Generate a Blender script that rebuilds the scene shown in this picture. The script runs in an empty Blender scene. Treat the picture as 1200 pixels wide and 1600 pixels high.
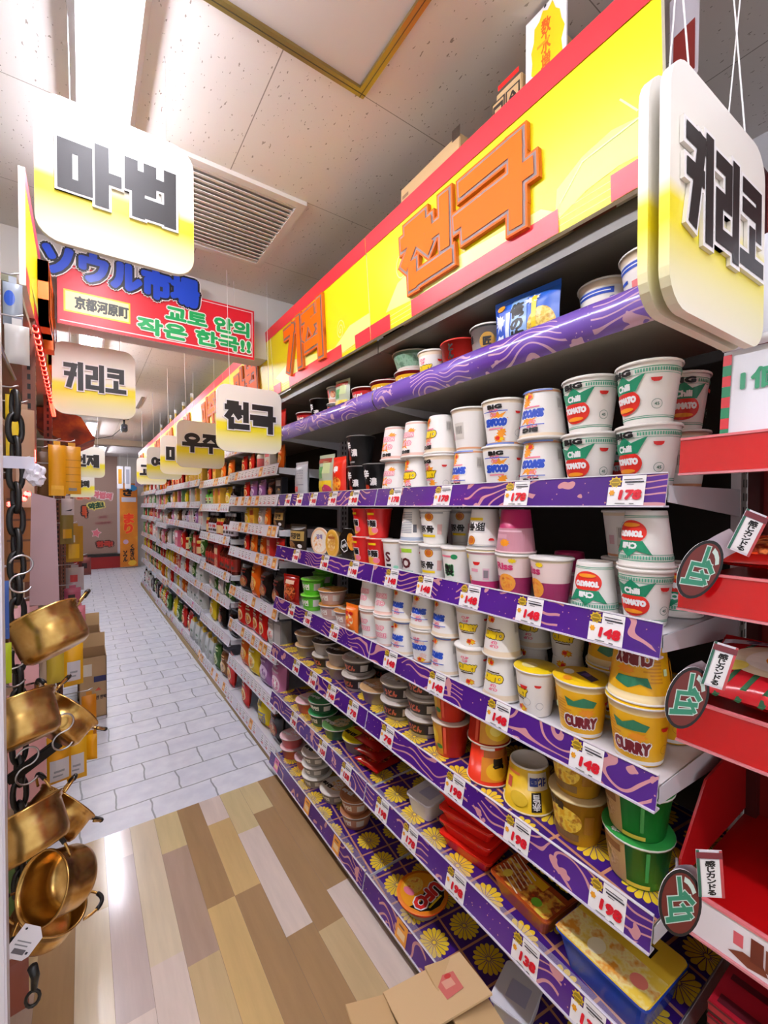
import bpy, bmesh, math, random
from mathutils import Matrix, Vector
random.seed(7)
PI = math.pi
SC = bpy.context.scene
COL = SC.collection

# ---------------------------------------------------------------- camera, world, exposure
F, CX, HY, CAMZ = 682.0, 600.0, 790.0, 1.35
SA, CA = 0.568, 0.823                      # sine and cosine of the heading
cd = bpy.data.cameras.new('camera'); cam = bpy.data.objects.new('camera', cd); COL.objects.link(cam)
cd.sensor_fit = 'HORIZONTAL'; cd.sensor_width = 36.0; cd.lens = 36.0 * F / 1200.0
cd.clip_start = 0.02; cd.clip_end = 60
cam.location = (0, 0, CAMZ)
cam.rotation_euler = (PI/2 - math.atan(10.0/F), 0, -math.atan2(SA, CA))
SC.camera = cam
SC.view_settings.view_transform = 'Standard'; SC.view_settings.look = 'None'
SC.view_settings.exposure = 1.35; SC.view_settings.gamma = 1.0
SC.view_settings.use_curve_mapping = False
SC.cycles.use_denoising = True
SC.cycles.max_bounces = 6; SC.cycles.diffuse_bounces = 3; SC.cycles.glossy_bounces = 3
SC.cycles.transparent_max_bounces = 12; SC.cycles.caustics_reflective = False; SC.cycles.caustics_refractive = False
SC.cycles.sample_clamp_indirect = 4.0
W = bpy.data.worlds.new('world'); SC.world = W; W.use_nodes = True
W.node_tree.nodes['Background'].inputs['Color'].default_value = (0.93, 0.94, 1.0, 1)
W.node_tree.nodes['Background'].inputs['Strength'].default_value = 0.46
TUBE_POWER = 23.0
CEIL = 2.42

# ---------------------------------------------------------------- where a sight line meets a plane of the shop
def _u(px): return (px - CX) / F
def Yat(px, X):
    u = _u(px); return X * (CA - SA*u) / (SA + CA*u)
def onX(px, py, X):
    u = _u(px); t = X / (SA + CA*u); return Vector((X, t*(CA - SA*u), CAMZ - (py-HY)/F*t))
def onY(px, py, Y):
    u = _u(px); t = Y / (CA - SA*u); return Vector((t*(SA + CA*u), Y, CAMZ - (py-HY)/F*t))
def onZ(px, py, Z):
    u = _u(px); t = (CAMZ - Z) * F / (py - HY); return Vector((t*(SA + CA*u), t*(CA - SA*u), Z))

# ---------------------------------------------------------------- materials
def lin(c):
    c = c.lstrip('#'); r = [int(c[i:i+2], 16)/255 for i in (0, 2, 4)]
    return tuple(x/12.92 if x <= .04045 else ((x+.055)/1.055)**2.4 for x in r) + (1,)
_M = {}
def M(hexc, rough=.45, metal=0.0, spec=.5, coat=0.0):
    k = (hexc, rough, metal, spec, coat)
    if k not in _M:
        m = bpy.data.materials.new('paint_' + hexc.strip('#')); m.use_nodes = True
        b = m.node_tree.nodes['Principled BSDF']
        b.inputs['Base Color'].default_value = lin(hexc); b.inputs['Roughness'].default_value = rough
        b.inputs['Metallic'].default_value = metal; b.inputs['Specular IOR Level'].default_value = spec
        b.inputs['Coat Weight'].default_value = coat
        _M[k] = m
    return _M[k]
def newmat(name, rough=.5, metal=0.0):
    m = bpy.data.materials.new(name); m.use_nodes = True
    b = m.node_tree.nodes['Principled BSDF']; b.inputs['Roughness'].default_value = rough; b.inputs['Metallic'].default_value = metal
    return m, m.node_tree, b
def mth(nt, op, a, b=None, c=None):
    n = nt.nodes.new('ShaderNodeMath'); n.operation = op
    for i, x in enumerate((a, b, c)):
        if x is None: continue
        if isinstance(x, (int, float)): n.inputs[i].default_value = x
        else: nt.links.new(x, n.inputs[i])
    return n.outputs[0]
def coords(nt, kind='Object', scale=(1, 1, 1), rot=(0, 0, 0), loc=(0, 0, 0)):
    tc = nt.nodes.new('ShaderNodeTexCoord'); mp = nt.nodes.new('ShaderNodeMapping')
    mp.inputs['Scale'].default_value = scale; mp.inputs['Rotation'].default_value = rot; mp.inputs['Location'].default_value = loc
    nt.links.new(tc.outputs[kind], mp.inputs['Vector']); return mp.outputs[0]
def noise(nt, vec, scale, detail=2.0, rough=.5, out='Fac'):
    n = nt.nodes.new('ShaderNodeTexNoise'); n.inputs['Scale'].default_value = scale; n.inputs['Detail'].default_value = detail
    n.inputs['Roughness'].default_value = rough; nt.links.new(vec, n.inputs['Vector']); return n.outputs[out]
def ramp(nt, fac, stops, const=False):
    n = nt.nodes.new('ShaderNodeValToRGB'); nt.links.new(fac, n.inputs[0]); cr = n.color_ramp
    if const: cr.interpolation = 'CONSTANT'
    while len(cr.elements) < len(stops): cr.elements.new(1.0)
    for e, (p, c) in zip(cr.elements, stops): e.position = p; e.color = lin(c)
    return n.outputs[0]
def mix(nt, fac, a, b):
    n = nt.nodes.new('ShaderNodeMix'); n.data_type = 'RGBA'
    if isinstance(fac, (int, float)): n.inputs[0].default_value = fac
    else: nt.links.new(fac, n.inputs[0])
    for i, x in ((6, a), (7, b)):
        if isinstance(x, str): n.inputs[i].default_value = lin(x)
        else: nt.links.new(x, n.inputs[i])
    return n.outputs[2]
def bump(nt, b, h, strength=.3, dist=.002):
    n = nt.nodes.new('ShaderNodeBump'); n.inputs['Strength'].default_value = strength; n.inputs['Distance'].default_value = dist
    nt.links.new(h, n.inputs['Height']); nt.links.new(n.outputs[0], b.inputs['Normal'])
def base(nt, b, c): nt.links.new(c, b.inputs['Base Color'])

_FM = {}
def food(*cols, scale=45, rough=.3):
    """printed food picture: blotches of a few colours"""
    k = (cols, scale, rough)
    if k not in _FM:
        m, nt, b = newmat('printed_food', rough)
        v = coords(nt)
        f = noise(nt, v, scale, 3, .6)
        n = len(cols)
        base(nt, b, ramp(nt, f, [(.38 + .24*i/max(1, n-1), c) for i, c in enumerate(cols)]))
        _FM[k] = m
    return _FM[k]
def gradient(name, axis, stops, rough=.5):
    m, nt, b = newmat(name, rough)
    s = nt.nodes.new('ShaderNodeSeparateXYZ'); nt.links.new(coords(nt), s.inputs[0])
    base(nt, b, ramp(nt, s.outputs[axis], stops)); return m

WHITE = M('#f2f2f2', .4); BLACK = M('#0c0a0a', .45); OFFW = M('#e9e4dc', .45)
RED = M('#d8141c', .4); STEEL = M('#c8c8cc', .28, 1.0); GREY = M('#8d8f96', .5); DARK = M('#15130f', .7)
SHELFW = M('#dfdfe4', .35); GOLD = M('#c9952f', .35)
BRASS_, _nt, _b = newmat('brass', .3, 1.0)
base(_nt, _b, ramp(_nt, noise(_nt, coords(_nt), 26, 4, .6), [(.3, '#b58a48'), (.55, '#d0a862'), (.75, '#e2c080')]))
_b.inputs['Roughness'].default_value = .27
BRASS = BRASS_

# purple price rail print
def rail_mat(name, bg='#3c136e', line='#d99a98', rough=.25):
    m, nt, b = newmat(name, rough)
    v = coords(nt)
    s = nt.nodes.new('ShaderNodeSeparateXYZ'); nt.links.new(v, s.inputs[0])
    Y, Z = s.outputs[1], s.outputs[2]
    big = noise(nt, coords(nt, scale=(1, 7, 9)), 1.0, 1, .4)
    wob = mth(nt, 'ADD', mth(nt, 'MULTIPLY', big, 9.0), mth(nt, 'MULTIPLY', Z, 46.0))
    fr = mth(nt, 'FRACT', wob)
    l1 = mth(nt, 'LESS_THAN', fr, .22)
    msk = mth(nt, 'GREATER_THAN', noise(nt, coords(nt, scale=(1, 9, 4), loc=(3, 1, 0)), 1.0, 0), .47)
    wave = mth(nt, 'MULTIPLY', l1, msk)
    vo = nt.nodes.new('ShaderNodeTexVoronoi'); vo.inputs['Scale'].default_value = 75; nt.links.new(v, vo.inputs['Vector'])
    dots = mth(nt, 'MULTIPLY', mth(nt, 'LESS_THAN', vo.outputs['Distance'], .11), mth(nt, 'SUBTRACT', 1.0, msk))
    blob = mth(nt, 'GREATER_THAN', noise(nt, coords(nt, scale=(1, 16, 20), loc=(8, 0, 2)), 1.0, 2), .66)
    allp = mth(nt, 'MINIMUM', mth(nt, 'ADD', mth(nt, 'ADD', wave, dots), blob), 1.0)
    c = mix(nt, noise(nt, v, 5, 0), bg, '#57248f')
    base(nt, b, mix(nt, mth(nt, 'MULTIPLY', allp, .85), c, line)); b.inputs['Coat Weight'].default_value = .4
    return m
RAILP = rail_mat('purple_wave_print'); LIPP = rail_mat('purple_wave_lip', '#9078d4', '#e0b8cc', .26)
# flower shelf liner
def liner_mat():
    m, nt, b = newmat('flower_liner', .3)
    s = nt.nodes.new('ShaderNodeSeparateXYZ'); nt.links.new(coords(nt, scale=(9.2, 9.2, 1), rot=(0, 0, .12)), s.inputs[0])
    fx = mth(nt, 'SUBTRACT', mth(nt, 'FRACT', s.outputs[0]), .5); fy = mth(nt, 'SUBTRACT', mth(nt, 'FRACT', s.outputs[1]), .5)
    r = mth(nt, 'SQRT', mth(nt, 'ADD', mth(nt, 'MULTIPLY', fx, fx), mth(nt, 'MULTIPLY', fy, fy)))
    a = mth(nt, 'ARCTAN2', fy, fx)
    pet = mth(nt, 'ABSOLUTE', mth(nt, 'SINE', mth(nt, 'MULTIPLY', a, 8.0)))
    edge = mth(nt, 'ADD', .33, mth(nt, 'MULTIPLY', pet, .075))
    inr = mth(nt, 'LESS_THAN', r, edge)
    gap = mth(nt, 'GREATER_THAN', mth(nt, 'MULTIPLY', pet, r), .055)
    core = mth(nt, 'LESS_THAN', r, .05)
    flower = mth(nt, 'MAXIMUM', mth(nt, 'MULTIPLY', inr, gap), core)
    ln = mth(nt, 'GREATER_THAN', mth(nt, 'MAXIMUM', mth(nt, 'ABSOLUTE', fx), mth(nt, 'ABSOLUTE', fy)), .47)
    c = mix(nt, ln, '#3e1a78', '#c98f6a'); base(nt, b, mix(nt, flower, c, '#f2cf30')); return m
LINER = liner_mat()
def clear_mat(name, tint='#f4f0ff', a=.16):
    m = bpy.data.materials.new(name); m.use_nodes = True; nt = m.node_tree
    b = nt.nodes['Principled BSDF']; b.inputs['Base Color'].default_value = lin(tint); b.inputs['Roughness'].default_value = .12
    b.inputs['Alpha'].default_value = a; return m
CLEAR = clear_mat('clear_plastic'); MILKY = clear_mat('milky_plastic', '#d8ccd8', .62)

# ---------------------------------------------------------------- flat shapes: (verts2d, faces, material)
def rect(x0, y0, x1, y1, m): return ([(x0, y0), (x1, y0), (x1, y1), (x0, y1)], [(0, 1, 2, 3)], m)
def poly(pts, m): return (list(pts), [tuple(range(len(pts)))], m)
def ell(cx, cy, rx, ry, m, n=22, rot=0.0):
    c, s = math.cos(rot), math.sin(rot); P = []
    for i in range(n):
        x, y = rx*math.cos(2*PI*i/n), ry*math.sin(2*PI*i/n); P.append((cx + x*c - y*s, cy + x*s + y*c))
    return (P, [tuple(range(n))], m)
def ringe(cx, cy, rx, ry, w, m, n=24):
    V = []; Fc = []
    for i in range(n):
        c, s = math.cos(2*PI*i/n), math.sin(2*PI*i/n); V += [(cx + rx*c, cy + ry*s), (cx + (rx-w)*c, cy + (ry-w)*s)]
    for i in range(n):
        j = (i+1) % n; Fc.append((2*i, 2*j, 2*j+1, 2*i+1))
    return (V, Fc, m)
def burst(cx, cy, rx, ry, k, m, inner=.7, jit=0.0):
    V = [(cx, cy)]
    for i in range(2*k):
        q = (1.0 if i % 2 == 0 else inner) * (1 + random.uniform(-jit, jit)); a = PI*i/k + .1
        V.append((cx + rx*q*math.cos(a), cy + ry*q*math.sin(a)))
    return (V, [(0, i+1, (i+1) % (2*k) + 1) for i in range(2*k)], m)
_TC = {}
def glyphs(s, vertical=False):
    k = (s, vertical)
    if k not in _TC:
        cu = bpy.data.curves.new('lettering', 'FONT'); cu.body = '\n'.join(s) if vertical else s
        cu.resolution_u = 2; cu.space_line = .95
        ob = bpy.data.objects.new('lettering', cu); me = bpy.data.meshes.new_from_object(ob)
        V = [(v.co.x, v.co.y) for v in me.vertices]; Fc = [tuple(p.vertices) for p in me.polygons]
        bpy.data.objects.remove(ob); bpy.data.curves.remove(cu); bpy.data.meshes.remove(me)
        xs = [v[0] for v in V]; ys = [v[1] for v in V]
        x0, x1, y0, y1 = min(xs), max(xs), min(ys), max(ys)
        _TC[k] = ([((x-x0)/(x1-x0), (y-y0)/(y1-y0)) for x, y in V], Fc)
    return _TC[k]
def text(s, cx, cy, w, h, m, bold=0.0, shear=0.0, vertical=False, rot=0.0, n=8):
    """lettering in a w x h box; bold thickens every stroke by that many metres"""
    V0, F0 = glyphs(s, vertical); V = []; Fc = []
    offs = [(0, 0)] if bold == 0 else [(bold*math.cos(2*PI*i/n), bold*math.sin(2*PI*i/n)) for i in range(n)]
    iw, ih = max(w - 2*bold, .3*w), max(h - 2*bold, .3*h); c, si = math.cos(rot), math.sin(rot)
    for k, (ox, oy) in enumerate(offs):
        o = len(V)
        for x, y in V0:
            X = (x-.5)*iw + ox + shear*(y-.5)*ih; Y = (y-.5)*ih + oy
            V.append((cx + X*c - Y*si, cy + X*si + Y*c, k*.00002))
        Fc += [tuple(i+o for i in f) for f in F0]
    return (V, Fc, m)
def shift(sh, dx, dy): return ([(p[0]+dx, p[1]+dy) + tuple(p[2:]) for p in sh[0]], sh[1], sh[2])
def zed(p): return p[2] if len(p) > 2 else 0.0
def bis(sh, cx=None, cy=None):
    V, Fc, m = sh; bm = bmesh.new(); vs = [bm.verts.new((p[0], p[1], zed(p))) for p in V]
    for f in Fc:
        try: bm.faces.new([vs[i] for i in f])
        except ValueError: pass
    for ax, cell in ((0, cx), (1, cy)):
        if not cell: continue
        q = [v[ax] for v in V]; lo, hi = min(q), max(q); k = math.floor(lo/cell) + 1
        while k*cell < hi:
            nrm = (1, 0, 0) if ax == 0 else (0, 1, 0); co = (k*cell, 0, 0) if ax == 0 else (0, k*cell, 0)
            bmesh.ops.bisect_plane(bm, geom=bm.verts[:] + bm.edges[:] + bm.faces[:], plane_co=co, plane_no=nrm); k += 1
    bm.verts.index_update(); V2 = [v.co[:] for v in bm.verts]; F2 = [tuple(v.index for v in f.verts) for f in bm.faces]; bm.free()
    return (V2, F2, m)

# ---------------------------------------------------------------- mesh builder
class MB:
    def __init__(s): s.v = []; s.f = []; s.mi = []; s.sm = []; s.mats = []
    def _m(s, m):
        if m not in s.mats: s.mats.append(m)
        return s.mats.index(m)
    def add(s, V, Fc, m, mx=None, smooth=False):
        o = len(s.v); s.v += [tuple(mx @ Vector(p)) if mx else tuple(p) for p in V]; k = s._m(m)
        for f in Fc: s.f.append(tuple(i+o for i in f)); s.mi.append(k); s.sm.append(smooth)
        return s
    def box(s, x0, y0, z0, x1, y1, z1, m, mx=None):
        V = [(x, y, z) for x in (x0, x1) for y in (y0, y1) for z in (z0, z1)]
        return s.add(V, [(0, 1, 3, 2), (4, 6, 7, 5), (0, 4, 5, 1), (2, 3, 7, 6), (0, 2, 6, 4), (1, 5, 7, 3)], m, mx)
    def rbox(s, x0, y0, z0, x1, y1, z1, m, b=.003, mx=None):
        bm = bmesh.new(); bmesh.ops.create_cube(bm, size=1)
        for v in bm.verts: v.co = Vector(((x0+x1)/2 + v.co.x*(x1-x0), (y0+y1)/2 + v.co.y*(y1-y0), (z0+z1)/2 + v.co.z*(z1-z0)))
        bmesh.ops.bevel(bm, geom=bm.edges[:], offset=b, segments=2, affect='EDGES'); bm.verts.index_update()
        s.add([v.co[:] for v in bm.verts], [tuple(v.index for v in f.verts) for f in bm.faces], m, mx); bm.free(); return s
    def lathe(s, prof, m, n=28, mx=None, smooth=True):
        """prof: (r, z) or (r, z, material of the band that starts here)"""
        cur = m
        for a, b in zip(prof, prof[1:]):
            if len(a) > 2 and a[2]: cur = a[2]
            V = []
            for r, z in (a[:2], b[:2]):
                V += [(r*math.cos(2*PI*i/n), r*math.sin(2*PI*i/n), z) for i in range(n)] if r > 1e-6 else [(0, 0, z)]
            na = n if a[0] > 1e-6 else 1
            if na == 1 and b[0] > 1e-6: Fc = [(0, 1+(i+1) % n, 1+i) for i in range(n)]
            elif b[0] <= 1e-6 and na > 1: Fc = [(i, (i+1) % n, n) for i in range(n)]
            elif na > 1: Fc = [(i, (i+1) % n, n+(i+1) % n, n+i) for i in range(n)]
            else: continue
            s.add(V, Fc, cur, mx, smooth)
        return s
    def tube(s, pts, r, m, n=8, closed=False, mx=None):
        pts = [Vector(p) for p in pts]; V = []; k = len(pts); nrm = None
        for i, p in enumerate(pts):
            a = pts[(i-1) % k] if (closed or i > 0) else p; b = pts[(i+1) % k] if (closed or i < k-1) else p
            d = (b-a).normalized()
            if nrm is None: nrm = d.orthogonal().normalized()
            nrm = (nrm - d*nrm.dot(d)).normalized(); bn = d.cross(nrm); rr = r[i] if isinstance(r, (list, tuple)) else r
            V += [tuple(p + (nrm*math.cos(2*PI*j/n) + bn*math.sin(2*PI*j/n))*rr) for j in range(n)]
        Fc = []
        for i in range(k if closed else k-1):
            q = (i+1) % k
            Fc += [(i*n+j, i*n+(j+1) % n, q*n+(j+1) % n, q*n+j) for j in range(n)]
        if not closed: Fc += [tuple(range(n))[::-1], tuple(range((k-1)*n, k*n))]
        return s.add(V, Fc, m, mx, True)
    def prism(s, pts, fn, d0, d1, mf, ms=None):
        """outline pts extruded; fn(x, y, d) gives the place at depth d; mf face material, ms side material"""
        n = len(pts); V = [fn(x, y, d0) for x, y in pts] + [fn(x, y, d1) for x, y in pts]
        s.add(V, [tuple(range(n, 2*n)), tuple(range(n))[::-1]], mf)
        s.add(V, [(i, (i+1) % n, n+(i+1) % n, n+i) for i in range(n)], ms or mf); return s
    def decal(s, shapes, fn, cx=None, cy=None, e0=.0004, de=.00025):
        lv = 0.0; prev = None
        for sh in shapes:
            if prev is not None: lv += de if sh[2] is not prev else .000012
            prev = sh[2]; q = bis(sh, cx, cy) if (cx or cy) else sh
            s.add([fn(p[0], p[1], e0 + lv + zed(p)) for p in q[0]], q[1], q[2])
        return s
    def build(s, name, parent=None, loc=None):
        me = bpy.data.meshes.new(name); me.from_pydata(s.v, [], s.f)
        for m in s.mats: me.materials.append(m)
        me.polygons.foreach_set('material_index', s.mi); me.polygons.foreach_set('use_smooth', s.sm)
        bm = bmesh.new(); bm.from_mesh(me); bmesh.ops.remove_doubles(bm, verts=bm.verts, dist=1e-6) if len(s.v) < 4000 else None
        bm.to_mesh(me); bm.free(); me.update()
        o = bpy.data.objects.new(name, me); COL.objects.link(o)
        if parent: o.parent = parent
        if loc is not None: o.location = loc
        return o
def tag(o, label=None, cat=None, group=None, kind=None):
    if label: o['label'] = label
    if cat: o['category'] = cat
    if group: o['group'] = group
    if kind: o['kind'] = kind
    return o
def empty(name, loc=(0, 0, 0), rz=0.0, rx=0.0):
    o = bpy.data.objects.new(name, None); COL.objects.link(o); o.empty_display_size = .02
    o.location = loc; o.rotation_euler = (rx, 0, rz); return o
def copy_tree(o, parent=None):
    c = o.copy(); COL.objects.link(c)
    if parent: c.parent = parent
    for ch in list(o.children): copy_tree(ch, c)
    return c
ORD = 'zeroth first second third fourth fifth sixth seventh eighth ninth tenth eleventh twelfth thirteenth fourteenth fifteenth sixteenth seventeenth eighteenth nineteenth twentieth'.split()
def T(x, y, z): return Matrix.Translation((x, y, z))
def R(a, ax): return Matrix.Rotation(a, 4, ax)

# ================================================================ the room
def floor_build():
    mb = MB()
    tones = dict(cream='#e2d2b4', tan='#cdb488', brown='#ab8a62', pale='#e4d3c6', gold='#d6b67c', lilac='#cdbcb4', pinkbrown='#b59c8a', yellow='#d9c594')
    mats = {}
    for k, c in tones.items():
        m, nt, b = newmat('floor_plank_'+k, .14)
        g = noise(nt, coords(nt, scale=(34, 3, 1)), 1.0, 4, .6)
        dark = '#' + ''.join('%02x' % int(int(c[i:i+2], 16)*.94) for i in (1, 3, 5))
        base(nt, b, ramp(nt, g, [(.3, dark), (.7, c)])); b.inputs['Specular IOR Level'].default_value = .5
        mats[k] = m
    plan = {-2: [(1.85, 'gold'), (1.2, 'brown')], -1: [(1.72, 'tan'), (1.2, 'cream')], 0: [(1.93, 'pale'), (1.30, 'lilac'), (.9, 'pale')],
            1: [(1.42, 'cream'), (1.0, 'pale')], 2: [(1.86, 'yellow'), (1.36, 'pinkbrown'), (.9, 'tan')], 3: [(1.52, 'brown'), (1.0, 'gold')],
            4: [(1.92, 'pale'), (1.52, 'gold'), (.95, 'brown')], 5: [(1.80, 'yellow'), (1.28, 'pale'), (.8, 'brown')],
            6: [(1.88, 'yellow'), (1.24, 'brown'), (.8, 'tan')], 7: [(1.36, 'brown'), (.95, 'pale')]}
    ks = list(tones)
    for k in range(-12, 12):
        x0 = .06 + .0905*k; x1 = x0 + .0905; y = 2.095; segs = list(plan.get(k, []))
        while y > -1.6:
            if segs: y1, t = segs.pop(0)
            else: y1, t = y - random.uniform(.35, .7), random.choice(ks)
            mb.add([(x0, y1, 0), (x1, y1, 0), (x1, y, 0), (x0, y, 0)], [(0, 1, 2, 3)], mats[t])
            mb.box(x0-.0004, y1, -.002, x0+.0004, y, .0002, M('#7d6a52')); y = y1
    m, nt, b = newmat('floor_brick_print', .36)
    nv = noise(nt, coords(nt, scale=(1, 1, 1)), 8.0, 2, out='Color')
    mv = nt.nodes.new('ShaderNodeVectorMath'); mv.operation = 'MULTIPLY_ADD'; nt.links.new(nv, mv.inputs[0])
    mv.inputs[1].default_value = (.03, .010, 0); nt.links.new(coords(nt, loc=(.137, -.045, 0)), mv.inputs[2])
    br = nt.nodes.new('ShaderNodeTexBrick'); br.offset = .5; br.inputs['Scale'].default_value = 1.0
    br.inputs['Color1'].default_value = lin('#e6eaf4'); br.inputs['Color2'].default_value = lin('#eef1f8'); br.inputs['Mortar'].default_value = lin('#9aa0a6')
    br.inputs['Mortar Size'].default_value = .0042; br.inputs['Mortar Smooth'].default_value = .3
    br.inputs['Brick Width'].default_value = .265; br.inputs['Row Height'].default_value = .17; br.inputs['Bias'].default_value = 0.0
    nt.links.new(mv.outputs[0], br.inputs['Vector'])
    g = ramp(nt, noise(nt, coords(nt), 14, 4), [(.35, '#f0f0f4'), (.65, '#ffffff')])
    mx = nt.nodes.new('ShaderNodeMix'); mx.data_type = 'RGBA'; mx.blend_type = 'MULTIPLY'; mx.inputs[0].default_value = 1
    nt.links.new(br.outputs['Color'], mx.inputs[6]); nt.links.new(g, mx.inputs[7]); base(nt, b, mx.outputs[2])
    mb.add([(-1.0, 2.095, 0), (2.4, 2.095, 0), (2.4, 11.5, 0), (-1.0, 11.5, 0)], [(0, 1, 2, 3)], m)
    mb.add([(-1.03, -1.6, -.02), (2.4, -1.6, -.02), (2.4, 11.5, -.02), (-1.03, 11.5, -.02)], [(0, 1, 2, 3)], M('#9a8a70'))
    tag(mb.build('floor'), kind='structure')
floor_build()

def ceiling_build():
    mb = MB()
    m, nt, b = newmat('ceiling_rockwool', .8)
    v1 = coords(nt, scale=(52, 19, 1), rot=(0, 0, .35))
    n1 = noise(nt, v1, 2.1, 2, .6)
    vo = nt.nodes.new('ShaderNodeTexVoronoi'); vo.inputs['Scale'].default_value = 62; nt.links.new(coords(nt, scale=(1, .8, 1)), vo.inputs['Vector'])
    worm = mth(nt, 'GREATER_THAN', n1, .675)
    dots = mth(nt, 'LESS_THAN', vo.outputs['Distance'], .085)
    pat = mth(nt, 'MAXIMUM', worm, dots)
    pat = mth(nt, 'MULTIPLY', pat, mth(nt, 'GREATER_THAN', noise(nt, coords(nt), 60, 1), .46))
    s = nt.nodes.new('ShaderNodeSeparateXYZ'); nt.links.new(coords(nt), s.inputs[0])
    jx = mth(nt, 'LESS_THAN', mth(nt, 'FRACT', mth(nt, 'DIVIDE', mth(nt, 'SUBTRACT', s.outputs[0], .395), .91)), .003)
    jy = mth(nt, 'LESS_THAN', mth(nt, 'FRACT', mth(nt, 'DIVIDE', mth(nt, 'SUBTRACT', s.outputs[1], .98), .455)), .005)
    j = mth(nt, 'MAXIMUM', jx, jy)
    c = mix(nt, pat, '#e2dcd8', '#9c948c'); base(nt, b, mix(nt, j, c, '#97908a'))
    mb.box(-1.0, -1.6, CEIL, 2.4, 11.5, CEIL+.03, m)
    tag(mb.build('ceiling'), kind='structure')
ceiling_build()
WALLM = M('#cdc6bc', .6)
tag(MB().box(-1.03, -1.6, 0, -1.0, 11.5, CEIL, WALLM).build('wall_left'), kind='structure')
tag(MB().box(2.4, -1.6, 0, 2.43, 11.5, CEIL, WALLM).build('wall_right'), kind='structure')
tag(MB().box(-1.0, 11.2, 0, 2.4, 11.23, CEIL, WALLM).build('wall_far'), kind='structure')
tag(MB().box(-1.0, 2.2, 2.10, 2.4, 2.34, CEIL, M('#d8d4d0', .6)).build('beam'), kind='structure')
tag(MB().box(-1.0, 8.3, 2.33, 2.4, 8.45, CEIL, M('#b7a48c', .6)).build('beam'), kind='structure')
tag(MB().box(1.62, -.9, 2.16, 1.76, 1.0, CEIL, M('#dcdcdf', .5)).build('beam'), kind='structure')

# inspection hatch frame and air vent in the ceiling
def hatch():
    e = tag(empty('ceiling_hatch', (.38, .75, CEIL)), 'square ceiling hatch with brushed gold metal frame', 'ceiling hatch')
    g = M('#a08a52', .32, .85); mb = MB()
    x0, x1, y0, y1, w, z = -.225, .23, -.225, .23, .022, -.012
    for q in ((x0, y0, x1, y0+w), (x0, y1-w, x1, y1), (x0, y0+w, x0+w, y1-w), (x1-w, y0+w, x1, y1-w)):
        mb.box(q[0], q[1], z, q[2], q[3], 0, g)
    for q in ((x0, y1-w/2-.001, x1, y1-w/2+.001), (x1-w/2-.001, y0, x1-w/2+.001, y1)): mb.box(q[0], q[1], z-.0008, q[2], q[3], z, M('#4f4326'))
    mb.build('frame', e)
    MB().box(x0+w, y0+w, -.004, x1-w, y1-w, -.001, M('#d0cac6', .8)).build('hatch_board', e)
hatch()
def vent():
    e = tag(empty('air_vent', (.415, 1.68, CEIL)), 'square slatted air vent in the ceiling behind the first left board', 'air vent')
    mb = MB(); a, w = .245, .028; wm = M('#d6d2cc', .45)
    for q in ((-a, -a, a, -a+w), (-a, a-w, a, a), (-a, -a+w, -a+w, a-w), (a-w, -a+w, a, a-w)): mb.box(q[0], q[1], -.014, q[2], q[3], 0, wm)
    mb.build('frame', e)
    MB().box(-a+w, -a+w, -.002, a-w, a-w, -.001, M('#b4aea6')).build('backing', e)
    sl = MB()
    for i in range(17):
        y = -a + w + .012 + i*.0255; sl.box(-a+w, -.0095, -.0012, a-w, .0095, .0012, wm, T(0, y, -.009) @ R(.32, 'X'))
    sl.build('slat_panel', e)
vent()
# fluorescent lights
def emit(name, col, s):
    m = bpy.data.materials.new(name); m.use_nodes = True; b = m.node_tree.nodes['Principled BSDF']
    b.inputs['Base Color'].default_value = (1, 1, 1, 1); b.inputs['Emission Color'].default_value = lin(col); b.inputs['Emission Strength'].default_value = s; return m
TUBE = emit('fluorescent_tube', '#f6f4ff', TUBE_POWER)
def fixture(x, y0, y1, lab, group=None):
    e = tag(empty('ceiling_light', (x, (y0+y1)/2, CEIL)), lab, 'ceiling light', group); L = (y1-y0)/2
    MB().add([(-.075, s*L, 0) for s in (-1, 1)] + [(-.06, s*L, -.03) for s in (-1, 1)] + [(.06, s*L, -.03) for s in (-1, 1)] + [(.075, s*L, 0) for s in (-1, 1)],
             [(0, 1, 3, 2), (2, 3, 5, 4), (4, 5, 7, 6), (0, 2, 4, 6), (1, 7, 5, 3)], M('#e4e4e8', .35)).build('housing', e)
    MB().rbox(-.034, -L+.02, -.058, .034, L-.02, -.03, TUBE, .012).build('diffuser', e); return e
fixture(.055, .52, 1.78, 'long white fluorescent ceiling light behind the first left board')
for i, (x, y0) in enumerate(((.055, -.95), (.05, 2.75), (.24, 4.7), (.1, 6.6), (1.72, 2.8), (.3, 9.2))):
    fixture(x, y0, y0+1.24, ['fluorescent ceiling light over the near end of the aisle', 'fluorescent ceiling light just beyond the red banner',
            'fluorescent ceiling light halfway along the brick-patterned aisle', 'fluorescent ceiling light near the far door',
            'fluorescent ceiling light behind the noodle shelves', 'fluorescent ceiling light beyond the far beam'][i])

# ================================================================ shelving bays
BAY0, BAYL, NB = .337, .90, 9
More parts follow.
